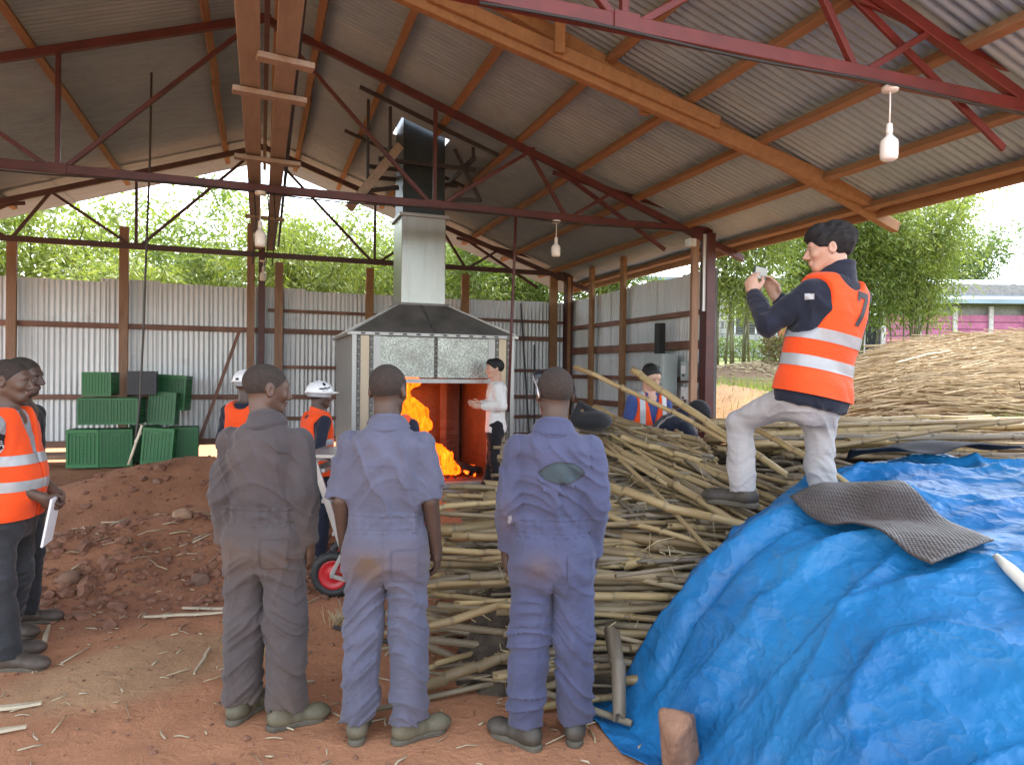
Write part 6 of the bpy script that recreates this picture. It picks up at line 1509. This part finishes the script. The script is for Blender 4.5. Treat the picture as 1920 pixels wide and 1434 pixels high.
p.mesh('watch', lambda P: smax(np.abs(np.linalg.norm((P-wq)-((P-wq)@wb_)[:,None]*wb_, axis=1)-.033)-.005, np.abs((P-wq)@wb_)-.012, .003), M_BLACK, .005, (wq-.08, wq+.08))
# phone
ph = tag(empty('smartphone', (0,0,0)), 'smartphone held up sideways by the photographer', 'phone')
Mp = Matrix.Translation((x_, y_, PZ)) @ Matrix.Rotation(RZP, 4, 'Z') @ Matrix.Diagonal((1.85/1.7,)*3+(1,))
pc_ = Mp @ Vector((.026,.335,1.525)); fx = (Mp.to_3x3() @ Vector((1,.12,0))).normalized(); fy = (Mp.to_3x3() @ Vector((-.12,1,.12))).normalized(); fz = fx.cross(fy); Mo = Matrix((fx, fy, fz)).transposed()
bevel(MB().box(pc_, (.155,.009,.076), Mo).build('phone_body', M_SG, ph), .003, 2)
t = NT('phone_screen'); n1 = t.n('TexVoronoi', Vector=t.mapping(t.pos(), (30,30,60)), Scale=1.0).outputs['Color']
cc = t.mix(.8, n1, (.6,.7,.68)); M_SCR = t.set_p(Base_Color=(.02,.02,.02), Emission_Color=cc, Emission_Strength=.06, Roughness=.1)
MB().box(pc_-fy*.0052, (.140,.0015,.066), Mo).build('screen', M_SCR, ph)
# --- man by the cabinet
p = Person((3.66,6.06,GND(3.66,6.06)), R(172), 'man in an orange vest and blue tee beside the electrical cabinet', 1.76, head=(R(14),R(-22)), J=dict(hc=(0,.035,1.58)))
p.body(SK_L, .0075); eyes(p); shirt(p, C_TEEB, .008, 4, short=.75, sl=(.07,.068,.062)); vest(p, C_ORANGE, .0075, 6, ((.05,.10),(.30,.10)), vert=True); trousers(p, C_CHAR, .0095, 8); hair_cap(p, M_HAIRK, .006, .007, .012); shoe(p, 'L', M_SHOE, .009, .11); shoe(p, 'R', M_SHOE, .009, .11)
# --- man bending over
p = Person((3.60,5.62,GND(3.6,5.62)), R(-108), 'man in a navy jacket and black cap bending behind the bamboo', 1.72, head=(R(-6),R(-32)),
    J=dict(pel=(0,-.22,.90), nek=(0,.14,1.24), hc=(0,.285,1.285), shR=(.18,.10,1.16), shL=(-.18,.10,1.16), elR=(.24,.24,.93), wrR=(.20,.38,.74), elL=(-.24,.24,.93), wrL=(-.2,.38,.74), hipR=(.088,-.22,.86), hipL=(-.088,-.22,.86), knR=(.1,-.06,.47), knL=(-.1,-.06,.47), anR=(.11,-.16,.09), anL=(-.11,-.16,.09)))
p.body(SK_D1, .0075); eyes(p); o = shirt(p, C_NAVY, .008, 4, lo=-.2, inf=.015, sl=(.076,.066,.055), name='jacket'); collar(p, C_NAVY, .008, .075); trousers(p, C_CHAR, .0095, 8); shoe(p, 'L', M_BOOTK, .009); shoe(p, 'R', M_BOOTK, .009)
rt = p.Tf[:,0]; band(o, 'reflective_band', M_REFL, [(p.tw([.07,0,0]), -rt), (p.tw([.11,0,0]), rt), (p.tw([0,0,.45]), -p.Tf[:,2])], .004, p.root)
c0 = p.J['hc']
def capf(P):
    q = p.hl(P); d = np.maximum(p.cranium(q)-.010, .022-q[:,2]); br = smax(el(q, (0,.115,.030), (.072,.085,.02)), np.abs(q[:,2]-.030+.8*np.maximum(q[:,1]-.12, 0)**1.5)-.004, .003); return smin(d, br, .008)
cp_ = p.mesh('cap', capf, C_BLACK, .007, (c0-.22, c0+.22))
# black rucksack lying in the heap
def bag(P):
    q = P-np.array(cw(.62,5.35,1.30)); d = el(q, (0,0,0), (.17,.11,.08)); d = smin(d, rc(q, (-.16,.0,.03), (-.10,0,.13), .022, .022), .02); d = smin(d, rc(q, (-.10,0,.13), (.03,0,.07), .022, .02), .02)
    return d+.02*fbm(P[:,0]*9, P[:,1]*9, P[:,2]*9, 3, 6)
cb = np.array(cw(.62,5.35,1.30)); V, Fc = sdf_mesh(bag, cb-.4, cb+.4, .014); tag(mk('rucksack', V, Fc, C_BLACK, smooth=True), 'black rucksack lying on the top left of the bamboo heap', 'rucksack')
